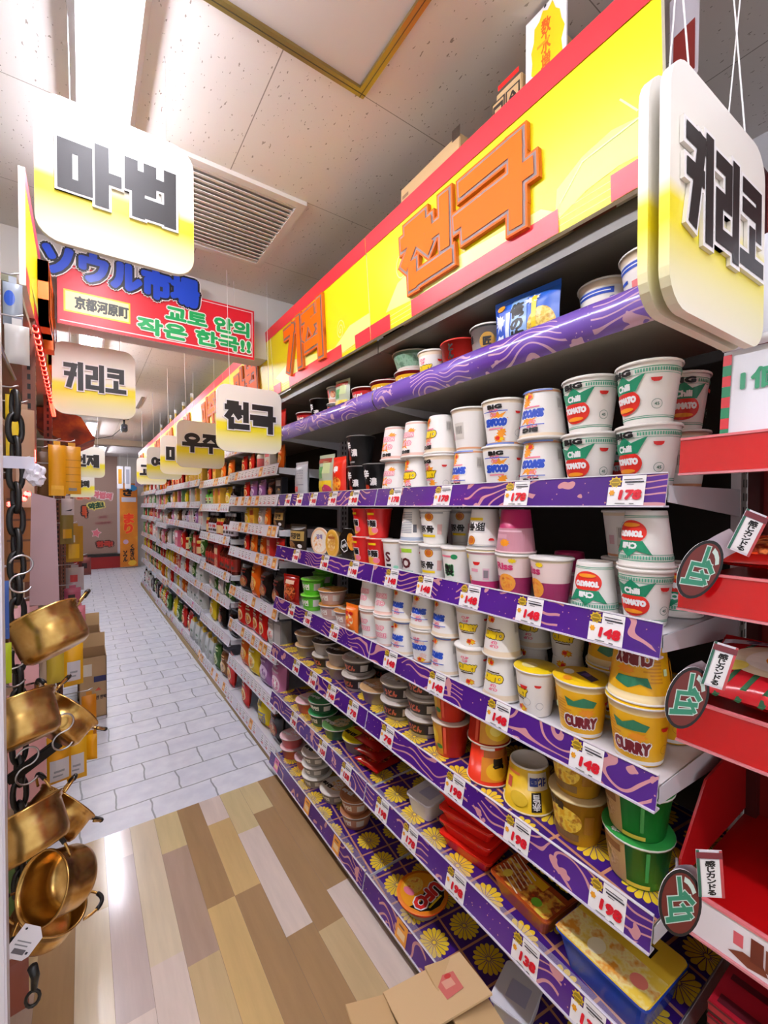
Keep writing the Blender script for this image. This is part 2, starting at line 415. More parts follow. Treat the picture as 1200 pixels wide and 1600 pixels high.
# shelf: (bottom of rail, front of rail)
NEAR = [(.052, .765), (.357, .770), (.600, .775), (.834, .790), (1.092, .800), (1.350, .815), (1.680, .815)]
B3 = [(.05, .79), (.286, .80), (.537, .805), (.76, .81), (1.023, .81), (1.188, .81), (1.35, .81), (1.51, .81), (1.68, .81)]
B4 = [(.05, .80), (.39, .81), (.646, .81), (.83, .81), (1.08, .81), (1.308, .81), (1.497, .81), (1.68, .81)]
B5 = [(.05, .81), (.42, .81), (.64, .81), (.86, .81), (1.14, .81), (1.33, .81), (1.52, .81), (1.70, .81)]
BACKX = 1.22; RH = .056; TILT = .013
def levels(b): return NEAR if b < 2 else (B3 if b == 2 else B4 if b in (3, 6) else B5)
def y_of(b): return BAY0 + b*BAYL
SURF = .036
SUN = M('#d9b62c', .4); PLATE = M('#f3f1f2', .35); DIG = M('#d01228', .4); INK = M('#2a2a34', .5)
def rail_fn(x, z0):
    return lambda s, z, e: (x + z*TILT/RH - e, -s, z0 + z)
_tm = {}
def tag_mesh(num, kind='sun'):
    k = (num, kind)
    if k in _tm: return _tm[k].copy()
    mb = MB(); fn = lambda s, z, e: (z*TILT/RH - e, -s, z)
    if kind == 'sun':
        sh = [rect(-.036, .001, .030, .035, PLATE), rect(-.012, .033, .030, .055, PLATE),
              burst(-.024, .044, .013, .011, 9, SUN, .72), ell(-.024, .0435, .0085, .007, M('#8f7414'), 12),
              rect(-.031, .0425, -.017, .0445, SUN),
              burst(-.028, .024, .006, .006, 6, M('#e8a020'), .7),
              rect(-.008, .0475, .024, .0488, INK), rect(-.006, .042, .027, .0445, INK), rect(-.002, .0385, .010, .0395, INK),
              rect(-.02, .0035, -.002, .005, M('#777777')), rect(.006, .003, .014, .0045, INK),
              text(num, .006, .020, .040, .019, DIG, .0017, .12), text('1' + num[1:] if num[0] != '1' else num, .021, .0045, .014, .005, INK, .0004)]
        sh.pop()
    elif kind == 'plain':
        sh = [rect(-.024, .003, .024, .050, PLATE)]
        for i in range(4): sh.append(rect(-.019, .040-.010*i, random.uniform(.004, .018), .043-.010*i, M('#6b6672')))
        sh.append(rect(-.004, .008, .019, .018, M('#d88a8f')))
    else:
        sh = [rect(-.026, .002, .026, .053, M({'orange': '#f0a23c', 'pink': '#e87ab8', 'blue': '#8fb0d8'}[kind], .4)), rect(-.018, .012, .018, .030, M('#f7d9a8', .4)), rect(-.014, .038, .012, .043, M('#8a5a48'))]
    mb.decal(sh, fn, e0=.0009)
    o = mb.build('price_tag'); _tm[k] = o; return o
def place_tag(shelf, y, x, z, num, kind='sun'):
    o = tag_mesh(num, kind)
    if o.name not in COL.objects: COL.objects.link(o)
    o.parent = shelf; o.location = (x, y, z); return o
POST = M('#d9d5d8', .4)
def bay(b):
    y0 = y_of(b); y1 = y0 + BAYL; near = b < 2
    nm = ['nearest shelving bay of cup noodles with purple wave price rails', 'second shelving bay of bowl noodles with purple wave price rails',
          'third shelving bay with white price rails, just beyond the purple-railed bays', 'fourth shelving bay along the aisle, with white price rails',
          'fifth shelving bay along the aisle, beside the brick-patterned floor', 'sixth shelving bay along the aisle, beside the brick-patterned floor',
          'seventh shelving bay along the aisle, towards the far door', 'eighth shelving bay along the aisle, towards the far door',
          'last shelving bay along the aisle, nearest the orange poster'][b]
    e = tag(empty('shelving_bay', (.8, y0, 0)), nm, 'shelving', 'shelving bays along the aisle')
    def P(mb, name, par=e): o = mb.build(name, par); o.matrix_parent_inverse = Matrix.Translation((-.8, -y0, 0)) if par is e else Matrix(); return o
    P(MB().box(BACKX, y0+.004, .06, BACKX+.012, y1-.004, 1.93, M('#221d19', .6)), 'back_panel')
    for yy in (y0+.001, y1-.019):
        mb = MB().box(BACKX-.05, yy, 0, BACKX-.001, yy+.018, 1.95, POST)
        if b == 0 or near:
            for k in range(60):
                z = .1 + k*.03
                for dx in (.012, .030): mb.box(BACKX-.05+dx, yy-.0006, z, BACKX-.05+dx+.006, yy+.0186, z+.017, M('#3c383c'))
        P(mb, 'upright')
    P(MB().box(.80, y0+.003, .0, .835, y1-.003, .05, M('#3a342e' if near else '#b59a6c', .7)), 'kick_plate')
    LV = levels(b)
    for li, (zb, xf) in enumerate(LV):
        sb = MB(); zt = zb + (SURF if not (near and li == 6) else .038)
        sb.box(xf+.016, y0+.004, zt-.022, BACKX-.052, y1-.004, zt-.001, SHELFW if li < 6 else M('#a39c8e', .4))
        if near and li in (0, 1, 2): sb.box(xf+.018, y0+.006, zt-.001, BACKX-.055, y1-.006, zt, LINER)
        if not near or li > 0: # folded side brackets
            for yy in (y0+.0025, y1-.0055):
                sb.add([(xf+.016, yy, zt-.001), (xf+.016, yy, zt-.03), (BACKX-.05, yy, zt-.06), (BACKX-.05, yy, zt-.001)] +
                       [(xf+.016, yy+.003, zt-.001), (xf+.016, yy+.003, zt-.03), (BACKX-.05, yy+.003, zt-.06), (BACKX-.05, yy+.003, zt-.001)],
                       [(0, 1, 2, 3), (7, 6, 5, 4), (0, 4, 5, 1), (1, 5, 6, 2), (3, 2, 6, 7), (0, 3, 7, 4)], SHELFW)
        s = P(sb, 'shelf')
        def RL(mb, name): o = mb.build(name, s); return o
        if near and li == 6:                      # curved glossy lip
            r = MB(); V = []; K = 12
            for yy in (y0+.003, y1-.003):
                for k in range(K+1):
                    a = -1.15 + 2.05*k/K; V.append((xf + .030 - .040*math.cos(a), yy, zb + .032 + .040*math.sin(a)))
            r.add(V, [(k, k+1, K+2+k, K+1+k) for k in range(K)], LIPP, None, True)
            RL(r, 'price_rail')
            RL(MB().box(xf+.012, y0+.003, zb+.005, xf+.02, y1-.003, zb+.02, GREY), 'rail_clip')
            continue
        r = MB(); fn = rail_fn(xf, zb); pm = RAILP if near else M('#e6e2ea', .3)
        V = [fn(-y0-.003, 0, 0), fn(-y1+.003, 0, 0), fn(-y1+.003, RH, 0), fn(-y0-.003, RH, 0)]
        V2 = [(x+.003, y, z) for x, y, z in V]
        r.add(V+V2, [(0, 1, 2, 3)], pm); r.add(V+V2, [(4, 7, 6, 5), (0, 4, 5, 1), (3, 2, 6, 7), (1, 5, 6, 2), (0, 3, 7, 4)], M('#e4e0ea', .3))
        r.box(xf-.004, y0+.003, zb-.003, xf+.016, y1-.003, zb, M('#ded8e4', .3)); r.box(xf+TILT-.002, y0+.003, RH+zb, xf+TILT+.003, y1-.003, RH+zb+.002, M('#ece8f2', .25))
        RL(r, 'price_rail')
        if near and li in (0, 1):                 # clear guard standing above the rail
            RL(MB().box(xf+TILT-.0005, y0+.004, zb+RH+.002, xf+TILT+.0008, y1-.004, zb+RH+(.036 if li == 0 else .02), CLEAR), 'clear_guard')
        tx = xf - .0006
        if near:
            spec = {5: [(980, '178'), (808, '178'), (692, '178'), (617, '178'), (553, '98'), (520, '98'), (490, '98'), (468, '98'), (450, '98')],
                    4: [(950, '148'), (829, '148'), (735, '148'), (664, '148'), (612, '148'), (552, '198'), (507, '198'), (462, '98')],
                    3: [(920, '148'), (780, '148'), (683, '148'), (610, '148'), (522, '128'), (480, '158'), (455, '98')],
                    2: [(955, '198'), (811, '198'), (712, '198'), (605, '78'), (551, '78'), (517, '148'), (488, '148'), (462, '98')],
                    1: [(925, '138'), (825, '138'), (714, '198'), (641, '178'), (597, '198'), (540, '158'), (503, '158'), (458, '98')],
                    0: [(855, 'orange'), (627, 'orange'), (524, 'orange'), (478, 'orange'), (430, 'pink')]}[li]
            for px, num in spec:
                y = Yat(px, xf + .004)
                if not (y0 + .04 < y < y1 - .035): continue
                k = 'sun' if num.isdigit() else num
                place_tag(s, y, tx, zb, num, k)
        else:
            n = 13; rng = random.Random(b*10+li)
            for k in range(n):
                if rng.random() < .12: continue
                c = rng.random(); kd = 'plain' if c < .8 else 'orange' if c < .93 else ('pink' if b > 3 else 'orange')
                if b == 2 and li == 4 and k < 6: kd = 'orange' if k % 2 == 0 else 'plain'
                place_tag(s, y0 + .05 + k*(BAYL-.1)/(n-1), tx, zb, str(rng.randint(1, 5)), kd)
    # canopy shelf that carries the header
    P(MB().box(.832, y0+.003, 1.875, BACKX-.0, y1-.003, 1.893, M('#6f6a5e', .45)).box(.83, y0+.003, 1.868, .845, y1-.003, 1.91, M('#5f5a50', .4)), 'canopy')
    return e
BAYS = [bay(b) for b in range(NB)]

# ================================================================ header boards
YEL = M('#f4e400', .35); HRED = M('#f0323c', .35); LIME = M('#d9ec6a', .35); LIME2 = M('#e8f08a', .35); ORG = M('#ff6e00', .55, 0, .2); ORG2 = M('#f86408', .5, 0, .2); OUTL = M('#85706c', .5)
HX = .79
def seg(p, q, w):
    dx, dy = q[0]-p[0], q[1]-p[1]; L = math.hypot(dx, dy) or 1; dx /= L; dy /= L; a = w/2
    return [(p[0]-dx*a-dy*a, p[1]-dy*a+dx*a), (p[0]-dx*a+dy*a, p[1]-dy*a-dx*a), (q[0]+dx*a+dy*a, q[1]+dy*a-dx*a), (q[0]+dx*a-dy*a, q[1]+dy*a+dx*a)]
H = lambda a, b, y: ((a, y), (b, y))
V = lambda x, a, b: ((x, a), (x, b))
HANGUL = {
 '마': [V(.08, .12, .86), V(.44, .12, .86), H(.08, .44, .86), H(.08, .44, .12), V(.74, .0, 1), H(.74, .98, .5)],
 '법': [V(.1, .55, .98), V(.48, .55, .98), H(.1, .48, .78), H(.1, .48, .55), H(.58, .86, .74), V(.9, .48, 1), V(.24, .02, .36), V(.9, .02, .36), H(.24, .9, .05), H(.24, .9, .24)],
 '키': [H(.05, .52, .92), ((.52, .92), (.2, .08)), H(.08, .48, .56), V(.86, 0, 1)],
 '리': [H(.06, .5, .92), V(.5, .52, .92), H(.06, .5, .52), V(.06, .1, .52), H(.06, .56, .1), V(.86, 0, 1)],
 '코': [H(.12, .86, .94), V(.86, .48, .94), H(.12, .86, .7), V(.5, .1, .42), H(0, 1, .06)],
 '천': [H(.14, .42, 1.0), H(.04, .54, .84), ((.3, .8), (.06, .46)), ((.3, .78), (.54, .48)), H(.58, .84, .66), V(.88, .34, 1), V(.2, .02, .3), H(.2, .92, .04)],
 '국': [H(.1, .86, .96), V(.86, .6, .96), H(0, 1, .5), V(.5, .3, .5), H(.14, .86, .26), V(.86, -.06, .26)],
 '우': ['ring', H(0, 1, .38), V(.5, 0, .38)],
 '주': [H(.1, .9, .95), ((.5, .9), (.12, .6)), ((.5, .9), (.88, .6)), H(0, 1, .4), V(.5, 0, .4)],
 '기': [H(.05, .52, .92), ((.52, .92), (.14, .04)), V(.86, 0, 1)],
 '적': [H(.04, .54, .94), ((.3, .9), (.06, .5)), ((.3, .86), (.54, .52)), H(.58, .84, .72), V(.88, .38, 1), H(.14, .88, .26), V(.88, -.06, .26)],
 '미': [V(.08, .12, .86), V(.46, .12, .86), H(.08, .46, .86), H(.08, .46, .12), V(.86, 0, 1)],
 '여': ['ring2', H(.5, .84, .68), H(.5, .84, .38), V(.88, 0, 1)],
 '교': [H(.12, .86, .94), V(.86, .55, .94), V(.34, .1, .5), V(.64, .1, .5), H(0, 1, .06)],
 '재': [H(.02, .46, .92), ((.24, .88), (.02, .2)), ((.24, .8), (.46, .25)), V(.64, 0, 1), H(.64, .84, .5), V(.9, -.02, 1)],
}
def hangul(word, x0, y0, x1, y1, wk, m, gap=.14, slant=0.0):
    """heavy block letters; wk = stroke width as a share of the letter height"""
    n = len(word); cw = (x1-x0)/(n + gap*(n-1)); hh = y1-y0; out = []
    for i, ch in enumerate(word):
        ox = x0 + i*cw*(1+gap); w = wk*hh
        for st in HANGUL[ch]:
            if st == 'ring': out.append(ringe(ox+.5*cw, y0+.75*hh, .36*cw+w/2, .2*hh+w/2, w, m)); continue
            if st == 'ring2': out.append(ringe(ox+.26*cw, y0+.53*hh, .2*cw+w/2, .28*hh+w/2, w, m)); continue
            p, q = [(ox + a*cw + slant*b*hh, y0 + b*hh) for a, b in st]
            out.append(poly(seg(p, q, w), m))
    return out
def raise_letters(mb, shapes, fn, d0, d1, mside=None):
    for i, (Vv, Fc, m) in enumerate(shapes):
        d1 += .00003
        if len(Fc) == 1: mb.prism(Vv, lambda x, y, d: fn(x, y, d), d0, d1, m, mside or m)
        else:
            n = len(Vv); mb.add([fn(x, y, d1) for x, y in Vv], Fc, m)
            mb.add([fn(x, y, d0) for x, y in Vv] + [fn(x, y, d1) for x, y in Vv], [(i, (i+2) % n, n+(i+2) % n, n+i) for i in range(n)], mside or m)
def hfn(s, z, e): return (HX - e + (2.07 - z)*.07, -s, z)
HZ0, HZ1 = 1.904, 2.238
def header(b, lab, reds, limes, word=None):
    y0, y1 = y_of(b)+.002, y_of(b)+BAYL-.002
    if b == 0: y0 -= .0
    e = tag(empty('header_board', (HX, y0, HZ0)), lab, 'header sign', 'yellow header boards over the right shelves')
    def P(mb, name): o = mb.build(name, e); o.matrix_parent_inverse = Matrix.Translation((-HX, -y0, -HZ0)); return o
    mb = MB(); c = [(-y1, HZ0), (-y0, HZ0), (-y0, HZ1), (-y1, HZ1)]
    mb.prism(c, hfn, -.012, 0, YEL, M('#f2eccc'))
    sh = list(limes)
    for a, q in reds:
        a, q = max(a, y0), min(q, y1)
        if q > a: sh.append(rect(-q, HZ0, -a, HZ0+.047, HRED))
    for k in range(3): sh.append(rect(-y1, HZ0+.012+.013*k, -y0, HZ0+.0135+.013*k, M('#f7f0a8')))
    sh = [sh[-1], sh[-2], sh[-3]] + sh[:-3]
    sh.append(rect(-y1, HZ1-.052, -y0, HZ1, HRED))
    mb.decal(sh, hfn, e0=.0006, de=.0002); P(mb, 'board')
    if word:
        w, s0, z0, s1, z1, wk = word
        mb = MB(); raise_letters(mb, hangul(w, s0, z0, s1, z1, wk+.15, ORG2, slant=.04), hfn, .001, .012, M('#c8641a'))
        mb.decal(hangul(w, s0, z0, s1, z1, wk+.085, OUTL, slant=.04), hfn, e0=.0125, de=.00002)
        mb.decal(hangul(w, s0, z0, s1, z1, wk, ORG, slant=.04), hfn, e0=.0145, de=.00002)
        P(mb, 'lettering')
    return e
def hp(px, py):
    v = onX(px, py, HX); return (-v.y, v.z)
def swirl(cx, cy, r, m=M('#f2f0a0', .4)):
    pts = [(cx + r*(1-i/40)*math.cos(i*.36), cy + r*(1-i/40)*math.sin(i*.36)*1.25) for i in range(40)]; out = []
    for p, q in zip(pts, pts[1:]): out.append(poly(seg(p, q, .003), m))
    return out
limes0 = [poly([hp(865, 300), hp(905, 250), hp(950, 210), hp(1010, 180), hp(1012, 235), hp(960, 262), hp(910, 300), hp(880, 330), hp(860, 350)], LIME),
          poly([hp(620, 445), hp(640, 425), hp(700, 410), hp(840, 330), hp(870, 335), hp(840, 360), hp(640, 470), hp(600, 490)], LIME2)] + \
         swirl(*hp(628, 420), .035) + [poly(seg(hp(870, 320), hp(905, 258), .003), M('#f6f2b0')), poly(seg(hp(905, 258), hp(1000, 185), .003), M('#f6f2b0')), poly(seg(hp(965, 165), hp(990, 180), .003), M('#f6f2b0'))]
limes1 = [poly([hp(430, 592), hp(452, 565), hp(520, 545), hp(545, 510), hp(576, 490), hp(576, 520), hp(520, 560), hp(440, 600)], LIME2)] + swirl(*hp(531, 517), .03)
Yh = lambda px: Yat(px, HX)
reds0 = [(Yh(606), Yh(570)), (Yh(866), Yh(639)), (BAY0, Yh(947))]
reds1 = [(Yh(580), Yh(552)), (Yh(531), Yh(450)), (Yh(437), Yh(422))]
a0, a1 = hp(642, 330), hp(825, 300)
header(0, 'yellow and red header board with large orange 천국 letters over the nearest bay', reds0, limes0, ('천국', -1.03, 1.985, -.60, 2.135, .24))
header(1, 'yellow and red header board with orange 기적 letters over the second bay', reds1, limes1, ('기적', -1.93, 1.975, -1.56, 2.15, .2))
for b in range(2, NB):
    y = y_of(b)
    header(b, 'yellow and red header board over the %s bay, partly behind the hanging boards' % ORD[b+1], [(y+.1, y+.3), (y+.42, y+.7)],
           [poly([(-y-.8, 1.96), (-y-.4, 2.02), (-y-.1, 2.1), (-y-.3, 1.97)], LIME2)],
           (['마법', '미주', '여기', '교재', '마법', '우주', '천재'][b-2], -y-.62, 1.98, -y-.2, 2.14, .2))

# ================================================================ hanging boards
BOARD = None
def board_mat(flip=False):
    return gradient('board_print', 2, [(0.0, '#efe9cf'), (.06, '#efe6c0'), (.20, '#f2e640'), (.36, '#f4e21c'), (.40, '#f1ecd8'), (1.0, '#f2efe8')], .4)
BM = None
def rrect(w, h, r, n=6):
    P = []
    for cx, cy, a0 in ((w/2-r, h/2-r, 0), (-w/2+r, h/2-r, 90), (-w/2+r, -h/2+r, 180), (w/2-r, -h/2+r, 270)):
        for i in range(n+1):
            a = math.radians(a0 + 90*i/n); P.append((cx + r*math.cos(a), cy + r*math.sin(a)))
    return P
def zgrad():
    m, nt, b = newmat('board_print', .4)
    s = nt.nodes.new('ShaderNodeSeparateXYZ'); nt.links.new(coords(nt, 'Object'), s.inputs[0])
    wob = mth(nt, 'MULTIPLY', noise(nt, coords(nt, scale=(5, 1, 1)), 1.0, 1), .05)
    z = mth(nt, 'ADD', mth(nt, 'DIVIDE', mth(nt, 'ADD', s.outputs[2], .15), .30), wob)
    base(nt, b, ramp(nt, z, [(.03, '#f0ecd6'), (.18, '#efe9b0'), (.36, '#f3e41e'), (.45, '#f4e42a'), (.52, '#f0ebdc'), (1.0, '#f1eee6')])); return m
BMAT = zgrad()
def hang_board(c, word, lab, yaw=0.0, size=.30, font=False, string_top=CEIL, tilt=0.0, wd=None, pin=True):
    e = tag(empty('hanging_sign', c), lab, 'hanging sign', 'white and yellow boards hanging over the aisle'); e.rotation_euler = (0, tilt, yaw)
    pts = rrect(size, size, .045); mb = MB()
    mb.prism(pts, lambda x, z, d: (x, -d, z), -.006, .006, BMAT); mb.build('board', e)
    fn = lambda x, z, d: (x, -d, z); L = MB(); k = size/.30
    w, h = (.215*k, .105*k)
    if wd: w, h = wd
    oz = .012*k
    if font:
        L.decal([text(word, 0, oz, w+.014, h+.014, M('#f4f2ee', .4), .016)], fn, e0=.0075)
        L.decal([text(word, 0, oz, w, h, M('#191514', .5), .009)], fn, e0=.0085)
    else:
        raise_letters(L, hangul(word, -w/2, oz-h/2, w/2, oz+h/2, .33 if len(word) == 2 else .28, M('#f4f2f0', .4), gap=.2 if len(word) == 2 else .24), fn, .0065, .011, M('#d8d4cc'))
        L.decal(hangul(word, -w/2, oz-h/2, w/2, oz+h/2, .245 if len(word) == 2 else .19, M('#191514', .5), gap=.2 if len(word) == 2 else .24), fn, e0=.0118, de=.00003)
    L.build('lettering', e)
    top = string_top - c[2]
    for sx in (-.09, .09):
        MB().tube([(sx*k, 0, size/2-.012), (sx*k, 0, size/2+.002), (sx*k*1.02, .02, (size/2+top)/2), (sx*k*1.04, .03, top-.001)], .0011, M('#f2f0f0', .5), 5).build('string', e)
    return e
c = onY(180, 262, 1.136)
hang_board((.075, 1.136, 2.045), '마법', 'large white and yellow board reading 마법 below the ceiling light', tilt=.0, yaw=0)
hang_board((.718, .236, 1.738), '키리코', 'board with three black syllables hanging nearest the camera by the right shelf end', yaw=-.03, wd=(.232, .115))
hang_board((.722, .262, 1.742), '키리코', 'second board hung back to back behind the board nearest the camera', yaw=PI-.03, wd=(.20, .095))
hang_board((.050, 2.27, 1.885), '키리코', 'board with three black syllables just below the red banner', yaw=0, wd=(.21, .1))
hang_board((.64, 2.02, 1.745), '천국', 'board reading 천국 sticking out from the second bay')
hang_board((.64, 3.03, 1.745), '우주', 'board reading 우주, first one behind the 천국 board', yaw=.1)
hang_board((.645, 3.75, 1.745), '미주', 'board mostly hidden behind the 우주 board, showing ㅁ')
hang_board((.645, 4.62, 1.75), '여기', 'board whose 여 shows, third behind the 천국 board')
hang_board((.65, 5.6, 1.74), '교재', 'farthest hanging board of the right row, whose 교 shows')
hang_board((.035, 5.17, 1.775), '천재', 'far board reading 천재 beside the mustard hanging packs', wd=(.2, .1))
hang_board((-.03, 6.4, 1.60), '마법의', 'lowest far board below the 천재 board', font=True, wd=(.2, .09))

# ================================================================ red banner across the aisle
def banner():
    Y = 2.12; e = tag(empty('banner', (.25, Y, 2.16)), 'red banner with blue Japanese and green Korean lettering across the aisle', 'banner')
    fn = lambda x, z, d: (x, -d, z); ctr = (.25, 2.16)
    def q(px, py): v = onY(px, py, Y); return (v.x - ctr[0], v.z - ctr[1])
    x0 = -.325; (x1, zt) = q(398, 489); zb = q(396, 564)[1]
    MB().prism([(x0, zb), (x1, zb), (x1, zt), (x0, zt)], fn, -.006, .004, M('#d6182c', .4), M('#f0e8e8')).build('board', e)
    d = MB(); wl = M('#f4eeee', .4)
    d.decal([rect(x0+.008, zt-.012, x1-.008, zt-.009, wl), rect(x0+.008, zb+.012, x1-.008, zb+.0165, wl), rect(x1-.012, zb+.012, x1-.009, zt-.009, wl)], fn, e0=.0045)
    p0, p1 = q(60, 512), q(206, 464)
    pz0, pz1 = q(205, 516)[1], q(205, 486)[1]
    d.decal([rect(x0+.02, pz0+.02, p1[0], pz1+.025, M('#f4d820', .4)), rect(x0+.026, pz0+.026, p1[0]-.006, pz1+.019, M('#f3efb4', .4)),
             text('京都河原町', (x0+.03+p1[0])/2+.01, (pz0+pz1)/2+.0225, p1[0]-x0-.06, .052, M('#1c2410'), .0022)], fn, e0=.0048)
    d.build('place_panel', e)
    b = MB(); cx = (q(84, 440)[0] + q(314, 440)[0])/2 - .015; w = q(314, 440)[0] - q(84, 440)[0] + .05; cz = q(240, 447)[1]
    for bold, m, e0 in ((.021, M('#f2f0f0', .4), .0105), (.0172, M('#10101c', .4), .0112), (.0088, M('#1a48c8', .35), .0119)):
        b.decal([text('ソウル市場', cx, cz, w - (.021-bold)*2, .158 - (.021-bold)*2, m, bold, n=12)], fn, e0=e0)
    b.build('blue_lettering', e)
    g = MB()
    for s, xa, xb, ya, yb in (('교토 안의', 258, 392, 487, 512), ('작은 한국!!', 214, 394, 512, 540)):
        xa, xb = q(xa, ya)[0], q(xb, yb)[0]; zc = (q(300, ya)[1]+q(300, yb)[1])/2
        for bold, m, e0 in ((.0095, M('#f4f6f0', .4), .007), (.0042, M('#12a85a', .4), .0078)):
            g.decal([text(s, (xa+xb)/2, zc, xb-xa - (.0095-bold)*2, .082 - (.0095-bold)*2, m, bold, n=10)], fn, e0=e0 + (.001 if s[0] == '작' else 0))
    g.build('green_lettering', e)
    for sx in (-.3, .1, .35): MB().tube([(sx, 0, zt-.004), (sx, .01, 2.42-2.161)], .001, M('#eeeeee'), 5).build('string', e)
banner()

# ================================================================ noodle cups, bowls, packets
PINK = M('#f07f98', .4); ROSE = M('#e2476c', .4); GREEN = M('#1f8f58', .4); CRIM = M('#d8231f', .4); ORA = M('#f39a1e', .4)
BLUE = M('#1f49b8', .4); YELT = M('#f2cf10', .4); CREAM = M('#ecd9bd', .4); CUPW = M('#f0ece6', .38)
class D: pass
DES = {}
def cup_design(key, look, r0, r1, h, bodym, shapes=(), bands=(), lid=CUPW, lidsh=(), rim=CUPW, cat='cup noodles', name='noodle_cup', lidname='lid', foot=None):
    d = D(); d.key = key; d.look = look; d.r0 = r0; d.r1 = r1; d.h = h + .003; d.w = 2*(r1+.003); d.depth = d.w; d.cat = cat; d.name = name; d.top = r1
    def make():
        e = empty(name)
        rr = lambda z: r0 + (r1-r0)*z/h
        zs = sorted({0.003, h} | {z for b in bands for z in b[:2]}); prof = [(0, .004, foot or bodym), (r0*.86, .004), (r0*.9, 0), (r0*.98, 0)]
        for z in zs:
            mt = bodym
            for z0, z1, m in bands:
                if z0 - 1e-6 <= z < z1 - 1e-6: mt = m
            prof.append((rr(z), z, mt))
        prof += [(r1, h, rim), (r1+.0028, h-.003), (r1+.0034, h-.0005), (r1+.0026, h+.0016), (r1-.0005, h+.002)]
        mb = MB(); mb.lathe(prof, bodym)
        rm = (r0+r1)/2
        fn = lambda s, z, ee: (lambda a, q: (q*math.cos(a), q*math.sin(a), z))(PI + s/rm, rr(z)+ee)
        mb.decal(list(shapes), fn, cx=.006)
        mb.build('cup_body' if name == 'noodle_cup' else 'bowl_body', e)
        lm = MB(); lm.lathe([(0, h+.003, lid), (r1+.0015, h+.0026), (r1+.003, h+.0014)], lid)
        lm.decal(list(lidsh), lambda x, y, ee: (x, y, h+.003+ee), e0=.0003)
        lm.build(lidname, e); return e
    d.make = make; DES[key] = d; return d
def sbox(key, look, w, dp, h, make, cat, name):
    d = D(); d.key = key; d.look = look; d.w = w; d.depth = dp; d.h = h; d.make = make; d.cat = cat; d.name = name; d.top = w/2; DES[key] = d; return d

def moon(x, z, k=1): return ([(x-.007*k, z), (x+.007*k, z), (x+.006*k, z-.004*k), (x+.003*k, z-.006*k), (x-.003*k, z-.006*k), (x-.006*k, z-.004*k)], [tuple(range(6))], CRIM)
def cn(big, word, wm, outm, splash, h, extra=(), small=ROSE, bandm=CREAM, spl2=None):
    """printed front of a cup: word across the middle, splash of colour behind"""
    k = h/.113; sh = []
    c = .5*h
    if splash: sh += [burst(.006*k, c+.008*k, .026*k, .020*k, 9, splash, .6, .2), burst(.016*k, c-.026*k, .016*k, .012*k, 8, spl2 or splash, .6, .25)]
    for i, (y, w) in enumerate(((.023, .030), (.013, .022))): sh.append(text(('CUP', 'NOODLE')[1-i] if i else 'CUP', -.004*k, c+(.006+y)*k, w*k*.8, .008*k, small, .0006))
    sh += [text(word, 0, c, .064*k, .025*k, outm, .0036, .1), text(word, 0, c, .060*k, .021*k, wm, .0022, .1)]
    sh += [rect(-.02*k, c-.017*k, .02*k, c-.014*k, small if big else outm), burst(.010*k, .016*k, .017*k, .010*k, 10, ORA, .75, .2), ell(.006*k, .017*k, .006*k, .005*k, CRIM), ell(.016*k, .015*k, .005*k, .004*k, YELT)]
    if big: sh += [text('BIG', 0, h-.018, .036, .0115, BLACK, .0013)]
    sh += [moon(.055*k, h-.03*k), ringe(.06*k, .03*k, .009*k, .009*k, .0007, GREY), rect(-.075*k, .02*k, -.06*k, .05*k, M('#d9d4cc', .4))]
    for i in range(5): sh.append(rect(-.073*k+.0026*i, .024*k, -.073*k+.0026*i+.0012, .046*k, M('#8a8580', .4)))
    return sh + list(extra)
def chili(big, h):
    k = h/.113; sh = [rect(-.15, h-.012, .15, h-.0105, M('#3c9a78', .4)), rect(-.15, .010*k, .15, .0115*k, M('#3c9a78', .4)), rect(-.15, .0135*k, .15, .0145*k, M('#3c9a78', .4)), rect(-.15, h-.0235, .15, h-.0225, M('#6ab59b', .4))]
    for i in range(72):
        s = -.148 + i*.0041
        if abs(s) > .022 or not big: sh.append(rect(s, h-.020, s+.0026, h-.014, M('#58aa8c', .4)))
    c = .45*h
    sh += [ell(0, c-.008*k, .031*k, .0235*k, M('#e02a1c', .4), 28), poly([(-.040*k, c+.038*k), (-.014*k, c+.030*k), (0, c+.043*k), (.014*k, c+.030*k), (.040*k, c+.040*k), (.024*k, c+.010*k), (-.024*k, c+.010*k)], M('#128a62', .4)),
           text('Chili', 0, c+.020*k, .034*k, .0165*k, M('#128a62', .4), .003), text('Chili', 0, c+.020*k, .030*k, .0135*k, WHITE, .001),
           text('TOMATO', 0, c-.004*k, .054*k, .0165*k, M('#e02a1c', .4), .0032), text('TOMATO', 0, c-.004*k, .050*k, .0135*k, WHITE, .0014),
           ell(0, c-.022*k, .019*k, .0042*k, ORA), moon(.056*k, h-.032*k, 1.2), ringe(.058*k, .034*k, .009*k, .009*k, .0008, M('#3c6a58', .4)), text('45', .058*k, .034*k, .008*k, .006*k, M('#3c6a58', .4), .0003)]
    if big: sh.append(text('BIG', 0, h-.0165, .038, .0125, BLACK, .0014))
    return sh
BH, CH = .113, .103
cup_design('chiliB', 'large cup with red TOMATO oval', .0405, .055, BH, CUPW, chili(1, BH))
cup_design('chili', 'white cup with red TOMATO oval', .0345, .0465, CH, CUPW, chili(0, CH))
